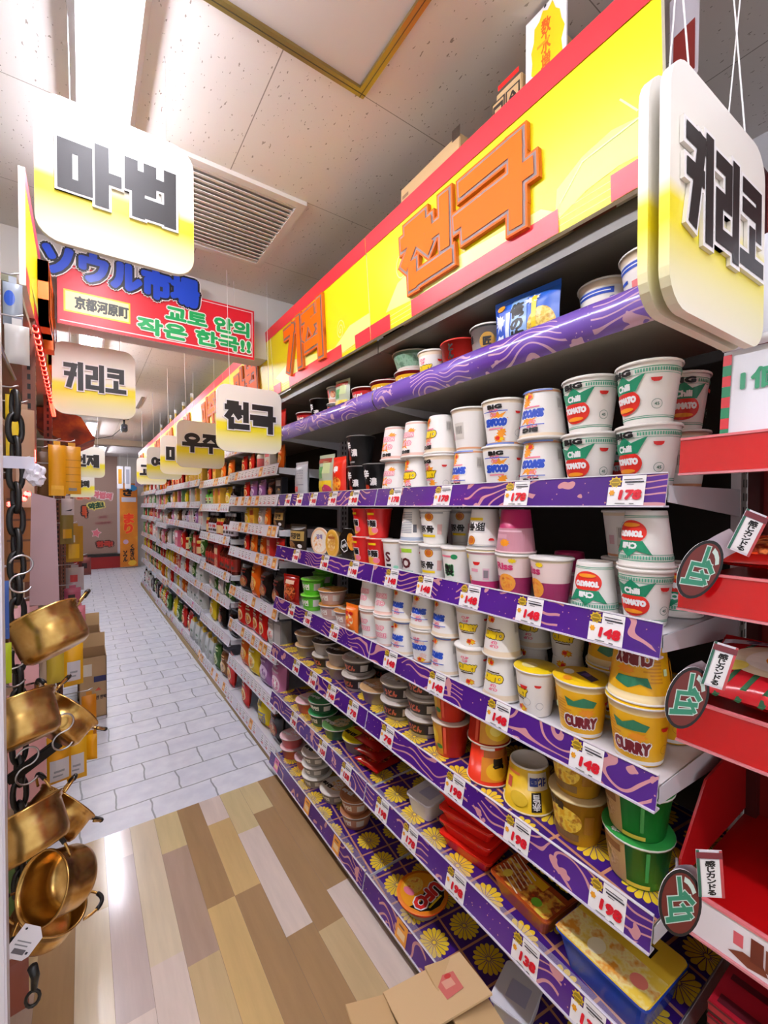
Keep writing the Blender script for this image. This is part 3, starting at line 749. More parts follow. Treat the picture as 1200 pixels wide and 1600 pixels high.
for big, hh, r0, r1, sfx in ((1, BH, .0405, .055, 'B'), (0, CH, .0345, .0465, '')):
    bl = 'large ' if big else ''
    top = [(hh-.010, hh, CREAM), (0.003, .008, M('#e8a87c', .4))]
    cup_design('sea'+sfx, bl+'cup lettered blue SEAFOOD', r0, r1, hh, CUPW, cn(big, 'SEAFOOD', BLUE, WHITE, ORA if big else M('#e8c9c0', .4), hh, [rect(-.03, hh-.0305, .03, hh-.0285, BLUE), rect(-.05, .002, .05, .006, M('#6f8ad0', .4))], small=PINK), top)
    cup_design('cur'+sfx, bl+'white cup lettered yellow CURRY', r0, r1, hh, CUPW, cn(big, 'CURRY', YELT, M('#4a3208', .4), ORA if big else None, hh, small=PINK), [(hh-.014, hh, CREAM)])
    cup_design('noo'+sfx, bl+'white cup with pink block lettering', r0, r1, hh, CUPW,
        ([burst(.014, .07, .028, .018, 9, ORA, .6, .2), burst(-.018, .03, .016, .01, 8, ORA, .6, .2)] if big else []) +
        [text('CUP', 0, .62*hh, .042, .019, PINK, .0026), text('CUP', 0, .62*hh, .038, .015, M('#f9d9d9', .4), .0006), text('NOODLE', 0, .38*hh, .056, .019, PINK, .0026), text('NOODLE', 0, .38*hh, .052, .015, M('#f9d9d9', .4), .0006), moon(.05, hh-.03)] + ([text('BIG', 0, hh-.016, .034, .011, BLACK, .0013)] if big else []), [(hh-.012, hh, M('#e9c0b0', .4)), (.003, .009, M('#e9c0b0', .4))])
    cup_design('plain'+sfx, bl+'cup showing its plain side', r0, r1, hh, CUPW, [rect(-.016, .03*k_, .016, .075*k_, M('#d8d2c8', .4)) for k_ in (hh/.113,)] + [rect(-.012+.003*i, .045, -.0105+.003*i, .066, M('#7d7872', .4)) for i in range(8)] + [rect(-.035, .03, -.022, .05, M('#d9b0b4', .4))], top)
def bigword(word, m, outm, h, y=.45, w=.056, hh=.03, bold=.0024, sh=0): return [text(word, 0, y*h, w, hh, outm, bold+.002, sh), text(word, 0, y*h, w-.004, hh-.004, m, bold*.5, sh)]
cup_design('milk', 'white cup with two blue bands', .0405, .055, BH, CUPW, [rect(-.06, .082, .02, .094, BLUE), rect(-.056, .087, .014, .089, WHITE), rect(-.05, .06, -.03, .066, BLUE), rect(-.02, .03, -.004, .06, M('#e8787a', .4)), rect(.0, .028, .03, .06, M('#b8cbe8', .4)), rect(.034, .05, .06, .056, GREEN), rect(-.06, .012, .06, .026, BLUE), text('CUP', .03, .07, .04, .012, BLUE, .0008)], [(.098, BH, CREAM)])
cup_design('tonk', 'white cup lettered 豚骨', .0345, .0465, CH, CUPW, [ell(.012, .082, .013, .013, M('#c8641e', .4)), ringe(.012, .082, .010, .010, .001, YELT), *bigword('豚骨', BLACK, WHITE, CH, .44, .056, .026, .0016), rect(-.02, .022, .03, .029, YELT), rect(-.05, .094, .05, .096, GREY), rect(-.05, .091, .05, .092, GREY), rect(.036, .03, .05, .06, M('#e8b8b0', .4)), moon(-.04, .08)], [(.097, CH, M('#cfcac4', .4))])
cup_design('gtext', 'white cup of grey small-print', .0345, .0465, CH, CUPW, [rect(-.03, .012+.0052*i, -.03+random.uniform(.035, .058), .0145+.0052*i, M('#8f949c', .4)) for i in range(13)] + [rect(-.045, .05, -.034, .075, M('#55555c', .4)), rect(.02, .02, .034, .04, M('#d8959a', .4))], [(.09, CH, M('#9aa6b8', .4))])
cup_design('sei', 'white cup with black 製 and green mark', .0345, .0465, CH, CUPW, [text('製', 0, .042, .036, .036, M('#58b06a', .4), .0035), text('製', 0, .042, .032, .032, BLACK, .0012), rect(-.03, .078, .012, .083, PINK), ell(.018, .08, .009, .007, GREEN)], [(.095, CH, CREAM)])
cup_design('io', 'white cup lettered iO', .0345, .0465, CH, CUPW, [text('iO', 0, .04, .044, .034, M('#5a1c20', .4), .002), rect(-.012, .074, .026, .086, M('#a8d838', .4)), rect(-.032, .07, -.016, .086, M('#e88a9c', .4)), rect(-.03, .012, .03, .017, M('#9ac8b0', .4))], [(.094, CH, M('#dfe6df', .4))])
cup_design('ess', 'white cup with large brown S', .0345, .0465, CH, CUPW, [text('S', 0, .05, .022, .034, M('#5a1c20', .4), .0016), rect(-.01, .018, .012, .026, BLACK), ell(.03, .016, .01, .006, M('#9ae0c0', .4))], [(.094, CH, CREAM)])
cup_design('redmen', 'red cup lettered 辛麺', .0345, .0465, CH, M('#d31c1c', .35), [ell(0, .028, .034, .018, M('#f2b23a', .4)), ell(.02, .028, .014, .01, PINK), text('辛麺', 0, .052, .058, .03, WHITE, .004), text('辛麺', 0, .052, .052, .025, BLACK, .0012), rect(-.01, .082, .02, .09, YELT)], rim=M('#e02a24', .3), lid=M('#e0dcd4', .3))
cup_design('black', 'black cup lettered 辛 in white', .0405, .055, BH, M('#141212', .35), [text('辛', -.012, .078, .034, .034, WHITE, .0016), text('濃', .02, .05, .028, .028, M('#eae4e0', .4), .001), burst(-.01, .03, .016, .012, 8, M('#b8341c', .4), .6), rect(-.02, .012, .02, .018, M('#9a9a9a', .4))], rim=M('#3a3634', .3), lid=M('#c8c2bc', .3))
cup_design('magenta', 'magenta cup with pale rose top', .0345, .0465, CH, M('#b81e5c', .35), [rect(-.15, .045, .15, .105, M('#c88a98', .4)), burst(0, .08, .014, .01, 9, ORA, .7), rect(-.04, .05, .04, .054, M('#e8c0cc', .4)), rect(-.006, .06, .03, .07, M('#d8a0b0', .4))], rim=M('#e8c8c8', .3))
cup_design('pasta', 'pink cup with orange dish picture', .0345, .0465, CH, M('#f0d9d4', .38), [rect(-.15, .004, .15, .050, M('#9a2c5c', .4)), ell(.004, .036, .024, .022, M('#f2a23a', .4)), ell(.004, .036, .016, .014, food('#c8501c', '#f2b040', '#e8742a')), text('Riss', 0, .076, .044, .018, M('#c83a6c', .4), .0012), burst(.02, .09, .01, .006, 8, YELT, .7)], [(.095, CH, CREAM)])
cup_design('pinkw', 'white cup with magenta foot', .0345, .0465, CH, CUPW, [rect(-.15, .004, .15, .026, M('#c02a6c', .4)), burst(-.03, .03, .016, .012, 9, ORA, .6, .2), moon(.004, .076, 1.4), rect(.02, .03, .036, .06, M('#e8c0cc', .4)), rect(.022, .035, .034, .055, M('#8a8086', .4)), rect(-.012, .05, .008, .058, M('#e8a0b4', .4)), burst(-.03, .088, .012, .008, 8, YELT, .7)], [(.095, CH, M('#f0c0cc', .4))], lid=M('#f4e0a0', .3))
ycur = [rect(-.05, .03+.006*i, -.05+random.uniform(.02, .04), .033+.006*i, M('#d9951a', .4)) for i in range(8)] + [text('CURRY', 0, .034, .074, .030, WHITE, .0042), text('CURRY', 0, .034, .069, .025, M('#7a1c24', .4), .0020), poly([(-.03, .084), (-.012, .078), (.006, .088), (.03, .08), (.024, .068), (-.024, .066)], M('#2a7a58', .4)), burst(.012, .056, .018, .010, 9, ORA, .6, .2), moon(.058, .076, 1.2), ringe(.062, .034, .009, .009, .0008, M('#b87c10', .4)), rect(-.06, .05, -.052, .062, M('#cfe8b0', .4)), rect(-.11, .04, -.075, .08, M('#e8a818', .4))]
YC = M('#eeb414', .38)
cup_design('ycur', 'yellow cup lettered CURRY', .0405, .055, BH, YC, ycur, [(.097, BH, M('#f0d9a0', .4)), (.003, .010, CUPW)], lid=M('#f4c816', .35), lidsh=[poly([(-.03, -.02), (-.012, -.034), (.03, -.006), (.012, .012)], M('#2c2458', .4)), ell(.014, .026, .016, .011, WHITE), ell(-.026, .026, .013, .009, ORA), poly([(-.006, -.012), (.008, -.02), (.018, -.008), (.004, .002)], M('#6a5ab0', .4))])
cup_design('wylid', 'white cup with bright yellow lid', .0345, .0465, CH, CUPW, cn(0, 'CURRY', YELT, M('#4a3208', .4), None, CH, small=PINK)[2:-6] + [moon(.02, .07, 1.3), ringe(.026, .034, .009, .009, .0007, GREY)], [(.095, CH, CREAM)], lid=M('#f6d41a', .3), lidsh=[ell(-.012, .006, .018, .018, M('#fbeaa0', .35))])
# tall cups and bowls of the lower shelves
cup_design('tallred', 'tall red cup with yellow noodle picture', .042, .054, .098, M('#d8321c', .3), [rect(-.10, .005, -.0, .093, M('#d8952c', .4)), ell(-.045, .055, .032, .030, M('#f0c414', .4)), ell(-.04, .06, .016, .013, M('#f8e060', .4)), rect(-.085, .008, -.02, .026, M('#a04a24', .4)), rect(.004, .012, .012, .09, M('#e85a40', .35)), ell(-.01, .03, .01, .007, M('#3a8a3a', .4))], rim=M('#e8d9c8', .3), lid=M('#d8cabb', .3), lidsh=[ell(.0, .0, .03, .03, food('#d83a2c', '#f4d0c0', '#e8b83a'))])
cup_design('tallor', 'tall orange red cup with brown label', .042, .054, .098, M('#e8381c', .3), [rect(-.09, .03, -.005, .088, M('#e8922c', .4)), ell(-.045, .062, .028, .022, M('#f0bc24', .4)), rect(-.088, .012, -.01, .03, M('#b86a30', .4)), text('旨', -.048, .044, .03, .026, BLACK, .0016), rect(-.04, .006, .0, .012, WHITE)], rim=M('#eadccc', .3), lid=M('#d8cabb', .3))
cup_design('ybowl', 'tall yellow cup with kanji side panel', .044, .057, .098, M('#e2b81c', .35), [rect(-.05, .05, -.028, .092, M('#26221a', .4)), text('赤旨', -.039, .071, .018, .036, WHITE, .0006, vertical=True), rect(-.07, .008, -.02, .046, M('#e8dcc0', .4)), text('北国', -.045, .027, .042, .02, M('#283a8a', .4), .001), rect(.02, .03, .034, .055, M('#d85a4a', .4)), rect(.0, .014, .034, .02, M('#d8743a', .4)), ell(.0, .07, .02, .016, M('#eecb3a', .4))], lid=M('#e9e2d8', .35), rim=M('#f0e6cc', .35), foot=CUPW)
cup_design('goldb', 'tall golden cup with noodle picture', .044, .057, .098, M('#c8961c', .35), [ell(-.01, .052, .036, .028, food('#e8b020', '#f6d850', '#b8761c')), rect(-.05, .010, .02, .026, M('#8a6a3a', .4)), text('味噌', -.03, .08, .044, .018, M('#3a2410', .4), .0012), rect(.03, .03, .05, .07, M('#a8741c', .4))], rim=M('#e8d9a8', .3), lid=M('#d9c08a', .3), lidsh=[ell(0, 0, .04, .04, food('#f0d02a', '#c88a1c', '#2a2418'))])
cup_design('greenb', 'tall green and beige cup', .047, .060, .088, M('#1f8a34', .3), [rect(-.13, .004, -.012, .084, M('#c8a268', .4)), ell(-.05, .04, .024, .02, food('#b88a4a', '#d8b888', '#6a4a24')), ell(-.085, .07, .008, .012, M('#4a3018', .4)), rect(-.06, .06, -.02, .075, M('#8a5a2a', .4)), rect(-.012, .004, .03, .012, M('#e8d050', .4)), rect(.02, .02, .026, .08, M('#3aa04a', .35))], rim=M('#e9efe2', .25), lid=M('#2f9a44', .3), lidsh=[ell(-.01, .0, .035, .03, food('#e8e8d0', '#f0d030', '#e8a040', '#2f9a44')), text('きつね', -.02, .03, .05, .02, WHITE, .0012)])
cup_design('ufo', 'round bowl with orange and black lid', .055, .078, .040, M('#e8e2dc', .3), [rect(-.2, .024, .2, .038, M('#e84a14', .3))], lid=M('#f0841c', .25), rim=M('#f0501c', .25), cat='bowl noodles', name='noodle_bowl',
    lidsh=[ell(0, 0, .070, .070, M('#f2a020', .25), 36), poly([(0.006, -.069), (-.016, -.02), (-.006, .0), (-.02, .03), (-.006, .069), (-.04, .058), (-.062, .032), (-.07, 0), (-.062, -.032), (-.04, -.058)], M('#171010', .25)), ell(.034, .004, .028, .036, food('#f4b020', '#f8d860', '#d8641c')), text('UFO', -.022, 0, .122, .052, WHITE, .007, 0.1, rot=PI/2), text('UFO', -.022, 0, .114, .044, CRIM, .0035, 0.1, rot=PI/2), ell(.03, .03, .02, .012, PINK), rect(-.055, -.03, -.049, .03, YELT)])
def bowl(key, look, col, r0, r1, h, lidc, lidf, strip=None, rimc='#e4dfda'):
    h *= 1.12; r0 *= 1.04; r1 *= 1.04
    sh = []
    if strip: sh = [rect(-.2, h*.22, .2, h*.84, M(strip, .35)), text('うどん' if key == 'udon' else '라면', 0, h*.53, .05, h*.4, M('#d86a50' if key == 'udon' else '#f4efe4', .4), .0016), rect(.045, h*.3, .075, h*.75, M('#d8d2ca', .4)), rect(-.09, h*.3, -.045, h*.7, M('#c8523a', .4))]
    cup_design(key, look, r0, r1, h, M(col, .35), sh, lid=M(lidc, .3), rim=M(rimc, .3), cat='bowl noodles', name='noodle_bowl', lidsh=[ell(0, 0, r1*.9, r1*.9, M(lidc, .28), 28), ell(.012, -.01, r1*.62, r1*.55, lidf), text('라면' if key != 'udon' else 'うどん', -r1*.3, r1*.45, r1*.9, r1*.34, BLACK if key in ('lemon', 'omix') else WHITE, .002, rot=-PI/2)])
bowl('udon', 'grey bowl with black printed band', '#b9b1aa', .048, .062, .052, '#cfc6bc', food('#e8b468', '#f2e6d0', '#3a2a22'), '#2c2624')
bowl('grey', 'plain grey bowl with orange lid picture', '#aaa39e', .046, .061, .046, '#c9a070', food('#d8843a', '#f0d8b8', '#e0b060'))
bowl('greyd', 'grey bowl with dark lid', '#b4aea8', .048, .062, .050, '#3a322c', food('#7a5a3a', '#d8b080', '#2a2420'))
bowl('omix', 'silver bowl with orange and white lid', '#a8a49e', .050, .064, .042, '#ece6dc', food('#f2a83a', '#f6dca0', '#ffffff', '#e8902a'), '#8a847c')
bowl('pinkb', 'salmon pink bowl with striped foil lid', '#df6f70', .044, .058, .046, '#f0c4c8', food('#e88a2a', '#fdeef0', '#f0a8b4', '#ffffff'))
bowl('green', 'dark green bowl with green lid', '#3f7a50', .046, .060, .046, '#2f8a4a', food('#1f4a2c', '#4fa058', '#1c1c1a'), '#2a4a3a')
bowl('greeny', 'green bowl with orange food lid', '#4a8560', .046, .060, .042, '#5a8a4a', food('#f0b43a', '#e8dcc0', '#4a7a3a'))
bowl('lemon', 'grey bowl with yellow brush-stroke lid', '#a09a90', .050, .064, .046, '#f0d80c', M('#f4e014', .3))
bowl('brown', 'copper brown bowl', '#a8694c', .046, .060, .050, '#b8784e', food('#8a4a2c', '#d8a070', '#5a3020'), '#c08a6a')
bowl('lime', 'lime green pot with swirls', '#6ccf2e', .040, .052, .062, '#7ad83a', food('#2c7a1c', '#a8f05a'), '#58b828', '#8ae04a')
bowl('peach', 'pinkish bowl with amber lid', '#d8b8ac', .044, .058, .052, '#c8873c', food('#d88a2c', '#f0c060', '#8a4a1c'), '#c9a294')
bowl('redb', 'red bowl with yellow food picture', '#d8202c', .046, .062, .066, '#e03038', food('#f2c020', '#e8641c', '#f8e080'), '#e8b018')
bowl('redw', 'red bowl lettered in white', '#dc2420', .044, .058, .070, '#d8cfc4', food('#e84030', '#f0d0b0'), '#c8181c')
cup_design('kotei', 'wide bowl with green side and grey rim', .052, .072, .060, M('#6f9a7c', .35), [rect(-.2, .008, .2, .05, food('#6a9a78', '#8ab096', '#587f66')), rect(-.12, .006, -.07, .056, M('#8a5a3a', .4)), rect(-.2, .002, .2, .012, M('#d8e4d8', .4))], rim=M('#b9b2a2', .35), lid=M('#a9a294', .4), cat='bowl noodles', name='noodle_bowl')
cup_design('solidred', 'solid red cup with black brush script', .045, .057, .100, M('#e0241c', .35), [text('とんこつ', .022, .05, .020, .085, BLACK, .0016, vertical=True)], rim=M('#e83a30', .3), lid=M('#d83228', .3))
cup_design('silver', 'silver and red cup with gold medallion', .040, .051, .105, M('#e8e6e6', .25), [rect(-.15, .004, .15, .045, M('#d8201c', .35)), ell(.022, .062, .020, .022, M('#b8892c', .35)), text('匠', .022, .062, .022, .022, BLACK, .0014), rect(-.15, .098, .15, .102, BLACK), text('極', -.03, .075, .022, .022, BLACK, .001)], lid=M('#efeeee', .3))
cup_design('wred', 'white cup with red square label', .042, .054, .085, CUPW, [rect(-.03, .03, .0, .07, M('#d8403a', .4)), ell(.028, .045, .018, .018, food('#d8783a', '#f0c8a0', '#b84a2c')), rect(-.15, .076, .15, .079, GREY)], [(.003, .02, M('#d8a890', .4))], lid=M('#efe9e2', .3))

# ---- flat packs and bags
def bag_fn(w, h, t):
    def th(s, z):
        a = max(0.0, 1 - (2*s/w)**2); q = 2*z/h - 1; c = max(0.0, 1 - abs(q)**3.2); return t/2 * a**.55 * c**.6
    return th
def bag(key, look, w, h, t, bm, shapes, crimp=None, cat='snack bag', name='snack_bag', crumple=.06):
    def make():
        th = bag_fn(w, h, t); mb = MB(); nx, nz = 12, 16; rng = random.Random(key)
        ph = [rng.uniform(0, 6.28) for _ in range(4)]
        def S(s, z, e, side=-1):
            q = th(s, z); wr = 1 + crumple*(math.sin(s*90/ (w*8) + ph[0] + z*60) + math.sin(z*110 + ph[1]))
            return (side*(q*wr + e), -s*(1 - .05*math.sin(PI*z/h)), z)
        cz = .08
        V = []; 
        for side in (-1, 1):
            V += [S(-w/2 + w*i/nx, h*j/nz, .0006, side) for j in range(nz+1) for i in range(nx+1)]
        Fc = []; o = (nx+1)*(nz+1)
        for j in range(nz):
            for i in range(nx):
                a = j*(nx+1)+i; Fc += [(a, a+1, a+nx+2, a+nx+1), (o+a, o+a+nx+1, o+a+nx+2, o+a+1)]
        mb.add(V, Fc, bm, None, True)
        cm = crimp or bm
        for z0, z1 in ((h, h+.012), (-.0, .010)):
            mb.add([(-.0008, -w/2, z0), (-.0008, w/2, z0), (.0008, w/2, z0), (.0008, -w/2, z0), (-.0008, -w/2, z1), (-.0008, w/2, z1), (.0008, w/2, z1), (.0008, -w/2, z1)], [(0, 1, 5, 4), (2, 3, 7, 6), (4, 5, 6, 7), (0, 4, 7, 3), (1, 2, 6, 5)], cm)
        mb.decal(shapes, lambda s, z, e: S(s, z, e + .0008), cx=w/10, cy=h/12)
        return mb.build(name)
    return sbox(key, look, w, t, h+.012, make, cat, name)
def std(w, h, col2, fm, word, wm, om, wy=.72):
    return [ell(0, h*.36, w*.36, h*.22, col2), ell(0, h*.36, w*.30, h*.17, fm), text(word, 0, h*wy, w*.72, h*.16, om, .004), text(word, 0, h*wy, w*.68, h*.13, wm, .0014)]
def carton(key, look, w, dp, h, m, shapes, side=None, cat='carton', name='carton', topsh=()):
    def make():
        mb = MB().rbox(-dp/2, -w/2, 0, dp/2, w/2, h, m, min(.002, h*.1))
        mb.decal(shapes, lambda s, z, e: (-dp/2-e, -s, z))
        mb.decal(list(topsh), lambda x, y, e: (x, y, h+e))
        if side: mb.decal(side, lambda s, z, e: (-s, -w/2-e, z))
        return mb.build(name)
    return sbox(key, look, w, dp, h, make, cat, name)
def tray(key, look, w, dp, h, m, topm, topsh, cat='tray noodles', name='noodle_tray', rim=None):
    """square instant-noodle tray: tapered box with a flat lid that overhangs"""
    def make():
        e = empty(name); mb = MB()
        def rr(a, b, z, r=.012): return [(x, y, z) for x, y in rrect(a, b, r, 3)]
        L = [rr(dp*.78, w*.78, 0), rr(dp*.94, w*.94, h-.006), rr(dp, w, h-.005), rr(dp, w, h-.001)]; n = len(L[0])
        V = [p for q in L for p in q]; mb.add(V, [(k*n+i, k*n+(i+1) % n, (k+1)*n+(i+1) % n, (k+1)*n+i) for k in range(3) for i in range(n)] + [tuple(range(n))[::-1], tuple(range(3*n, 4*n))], m)
        mb.build('tray_body', e); l = MB(); q0 = rr(dp*.985, w*.985, h-.001); q1 = rr(dp*.975, w*.975, h+.001); l.add(q0+q1, [tuple(range(n, 2*n))] + [(i, (i+1) % n, n+(i+1) % n, n+i) for i in range(n)], topm)
        l.decal(topsh, lambda x, y, ee: (x, y, h+.001+ee)); l.build('film_lid', e); return e
    return sbox(key, look, w, dp, h+.002, make, cat, name)
tray('redtray', 'glossy red square noodle tray', .17, .125, .036, M('#e0201a', .15), M('#f02a1c', .12), [rect(-.045, -.06, .0, .06, M('#7a4a14', .3)), rect(.01, -.05, .03, .05, M('#c83a1c', .3))])
tray('yaki', 'brown fried-noodle tray with yellow lettering', .17, .15, .05, M('#b85a24', .2), M('#a8481c', .15),
     [rect(-.07, -.08, .0, .08, food('#c8501c', '#8a3414', '#e89a3a', '#e8d050', scale=30)), rect(.015, -.075, .07, .045, M('#151008', .2)), text('焼そば', .042, -.015, .10, .034, YELT, .003, rot=-PI/2), rect(-.015, -.03, .01, .03, M('#f0b820', .2)), *[poly(seg((-.07+.013*i, .0), (-.045+.013*i, .075), .003), M('#f2e6c8', .3)) for i in range(6)], ell(-.05, -.04, .012, .012, M('#7ac83a', .3)), ell(-.045, .05, .014, .01, M('#f4e05a', .3))])
tray('ylid', 'blue tub under a yellow noodle lid', .19, .16, .075, M('#1c46b0', .25), M('#f0c83a', .2),
     [rect(-.078, -.092, .0, .092, food('#f2d04a', '#f8e8a0', '#e89a2c', scale=30)), rect(.02, -.05, .05, .05, M('#1c1410', .3)), text('塩焼そば', .035, 0, .085, .02, WHITE, .001, rot=-PI/2), ell(-.04, -.06, .015, .015, M('#f28a7a', .3)), ell(-.045, .02, .02, .016, M('#f8f0d0', .3))])
tray('whitebox', 'white carton with pale print', .10, .12, .055, M('#e6e4ec', .4), M('#eceaf2', .4), [rect(-.03, -.03, .02, .02, M('#c8c8e4', .4))], cat='carton', name='carton')
bag('ore', 'blue packet with black brush characters', .175, .125, .045, M('#2a62c8', .3), [([(p[0], p[1]*.8) + tuple(p[2:]) for p in q[0]], q[1], q[2]) for q in [rect(-.084, .0, -.045, .155, M('#1f4fb8', .3)), burst(-.066, .10, .02, .03, 9, M('#e8f0fa', .35), .6, .3), burst(-.068, .04, .022, .02, 8, M('#e8f0fa', .35), .6, .3), rect(-.046, .01, -.034, .12, M('#dfeaf6', .35)), rect(-.03, .0, .015, .155, M('#8fb4e4', .3)), text('俺の塩', -.012, .076, .042, .125, BLACK, .0026, vertical=True), ell(.05, .05, .034, .055, food('#e8b83a', '#f4dc7a', '#c89a2c', scale=60)), burst(.03, .13, .02, .014, 9, M('#f4f0e0', .3), .6, .3), rect(.028, .05, .04, .14, M('#f0d020', .35)), ell(-.062, .142, .012, .010, ORA)]], name='noodle_packet', cat='noodle packet')
GLASS2 = clear_mat('clear_wrap', '#ffffff', .3)
bag('multi', 'clear pack of yellow green sachets', .115, .17, .05, M('#b9c2a8', .2), [rect(-.05, .02, .05, .07, M('#e8c830', .3)), ell(.02, .03, .03, .022, M('#c83a6a', .3)), rect(-.045, .08, .0, .13, M('#5a9a5a', .3)), rect(.0, .10, .045, .15, M('#c8d8a0', .3)), rect(-.05, .145, .05, .165, M('#9a3a2c', .3)), burst(.0, .055, .018, .014, 9, YELT, .6)], name='noodle_packet', cat='noodle packet')
bag('silverp', 'silver grey pouch with red mark', .11, .16, .05, M('#b4b6ba', .22), [rect(-.04, .06, .04, .065, M('#7a7c84', .3)), rect(-.03, .03, .0, .055, M('#c8504a', .3)), *[rect(-.04+.012*i, .09+.012*j, -.034+.012*i, .096+.012*j, M('#85888f', .3)) for i in range(7) for j in range(4)]], name='noodle_packet', cat='noodle packet')
bag('redpk', 'bright red spicy noodle packet', .09, .15, .045, M('#e02a14', .3), [ell(0, .05, .03, .03, food('#f0641c', '#f2b03a', '#b81c10')), text('辛', 0, .11, .03, .03, WHITE, .002), rect(-.03, .02, .02, .026, YELT)], name='noodle_packet', cat='noodle packet')
bag('jjajang', 'dark brown noodle packet lettered 짜장면', .15, .12, .05, M('#2c2016', .3), [rect(-.06, .055, .07, .10, M('#b89a58', .3)), text('짜장면', .005, .077, .09, .03, BLACK, .0016), ell(-.03, .028, .04, .022, food('#6a4420', '#c88a3a', '#2a1a10')), ell(.045, .03, .014, .010, WHITE)], name='noodle_packet', cat='noodle packet')
bag('gamja', 'black packet with white Korean lettering', .17, .135, .05, M('#161313', .3), [text('감자면', .02, .088, .075, .028, WHITE, .0014), rect(-.06, .112, .03, .1135, M('#c8a8b8', .4)), rect(-.084, .0, -.02, .06, M('#e8dcd2', .3)), ell(-.05, .034, .024, .016, food('#d8783a', '#f0d0a0', '#b85a2c')), rect(-.08, .008, -.025, .016, M('#6a4a8a', .4)), rect(.0, .0, .084, .05, M('#b01c18', .3))], name='noodle_packet', cat='noodle packet')
bag('redstack', 'shiny dark red noodle packet lying flat', .13, .13, .035, M('#9c1710', .12), [ell(.0, .06, .05, .045, food('#e8481c', '#7a0f0c', '#f08a4a', '#5a0a08', scale=30)), rect(-.03, .10, .04, .118, M('#f2d0b0', .2))], name='noodle_packet', cat='noodle packet')
bag('orangepk', 'small orange noodle pack', .075, .095, .04, M('#f0781c', .3), [ell(0, .05, .026, .024, food('#f8d04a', '#f0501c', '#f8f0c0')), text('旨辛', 0, .075, .05, .016, CRIM, .001), rect(-.03, .0, .03, .014, M('#d8d4cc', .4))], name='noodle_packet', cat='noodle packet')
# octagonal and round lids of bowls standing on edge
def standing(key, look, sides, r, cm, top):
    def make():
        e = empty('noodle_bowl'); mb = MB(); mx = T(0, 0, r) @ R(-PI/2, 'Y') @ R(PI/sides if sides < 12 else 0, 'Z')
        mb.lathe([(0, -.045, cm), (r*.74, -.045), (r*.95, .0), (r, .002), (r, .006), (r*.97, .0072)], cm, n=sides, mx=mx, smooth=sides > 12); mb.build('bowl_body', e)
        l = MB(); l.lathe([(0, .0078, top), (r*.97, .0074)], top, n=sides, mx=mx); l.decal(DECO[key], lambda x, y, ee: tuple(mx @ Vector((x, y, .0085+ee))))
        l.build('lid', e); return e
    return sbox(key, look, 2*r, .06, 2*r, make, 'bowl noodles', 'noodle_bowl')
DECO = {'disc': [ell(0, 0, .05, .05, M('#f4ead8', .3), 28), ell(-.01, .01, .034, .03, food('#f4d8b0', '#fbf2e4', '#f0b060')), text('잡채', .02, 0, .04, .022, M('#8a7ab0', .4), .001, rot=-PI/2)],
        'disc2': [ell(0, 0, .05, .05, M('#e8b040', .25), 28), ell(.005, 0, .036, .036, food('#f2c860', '#d8902c', '#f8e0a0')), rect(.02, -.03, .03, .03, M('#b8641c', .4))],
        'octa': [ell(.0, -.026, .036, .026, food('#f08a1c', '#f4b040', '#c8501c', scale=30), 20), poly([(.025, .01), (.025, .035), (.0, .05), (-.025, .035), (-.025, .01), (0, .0)], WHITE), poly([(.021, .012), (.021, .033), (.0, .046), (-.021, .033), (-.021, .012), (0, .004)], M('#1a1512', .3)), text('비빔', 0, .024, .03, .014, WHITE, .001, rot=-PI/2)]}
standing('disc', 'pale round bowl pack standing on edge', 32, .062, M('#ecdcc8', .3), M('#f2c8a0', .25))
standing('disc2', 'golden round bowl pack standing on edge', 32, .060, M('#e0b060', .3), M('#f2c050', .25))
standing('octa', 'black octagonal bowl with orange picture', 8, .068, M('#2a221c', .3), M('#1c1612', .25))

# ---- placing them
PROTO = {}
def spawn(key, loc, rz=0.0, flip=False, rx=None, ry=0.0):
    d = DES[key]
    if key not in PROTO: o = PROTO[key] = d.make()
    else: o = copy_tree(PROTO[key])
    z = loc[2] + (d.h if flip else 0)
    o.location = (loc[0], loc[1], z); o.rotation_euler = (PI if flip else (rx or 0.0), ry, rz); return o
SHN = {0: 'bottom shelf', 1: 'red-tray shelf', 2: 'green-cup shelf', 3: 'yellow-cup shelf', 4: 'red-cup shelf', 5: 'BIG-cup shelf', 6: 'purple-lip shelf'}
GRP = {}
def relax(cols):
    cols.sort(key=lambda c: c['y'])
    for _ in range(60):
        for a, b in zip(cols, cols[1:]):
            gap = (a['w']+b['w'])/2 + .0015 - (b['y']-a['y'])
            if gap > 0: a['y'] -= gap/2; b['y'] += gap/2
        cols[0]['y'] = max(cols[0]['y'], BAY0 + .012 + cols[0]['w']/2)
    for a, b in zip(cols, cols[1:]): b['y'] = max(b['y'], a['y'] + (a['w']+b['w'])/2 + .0015)
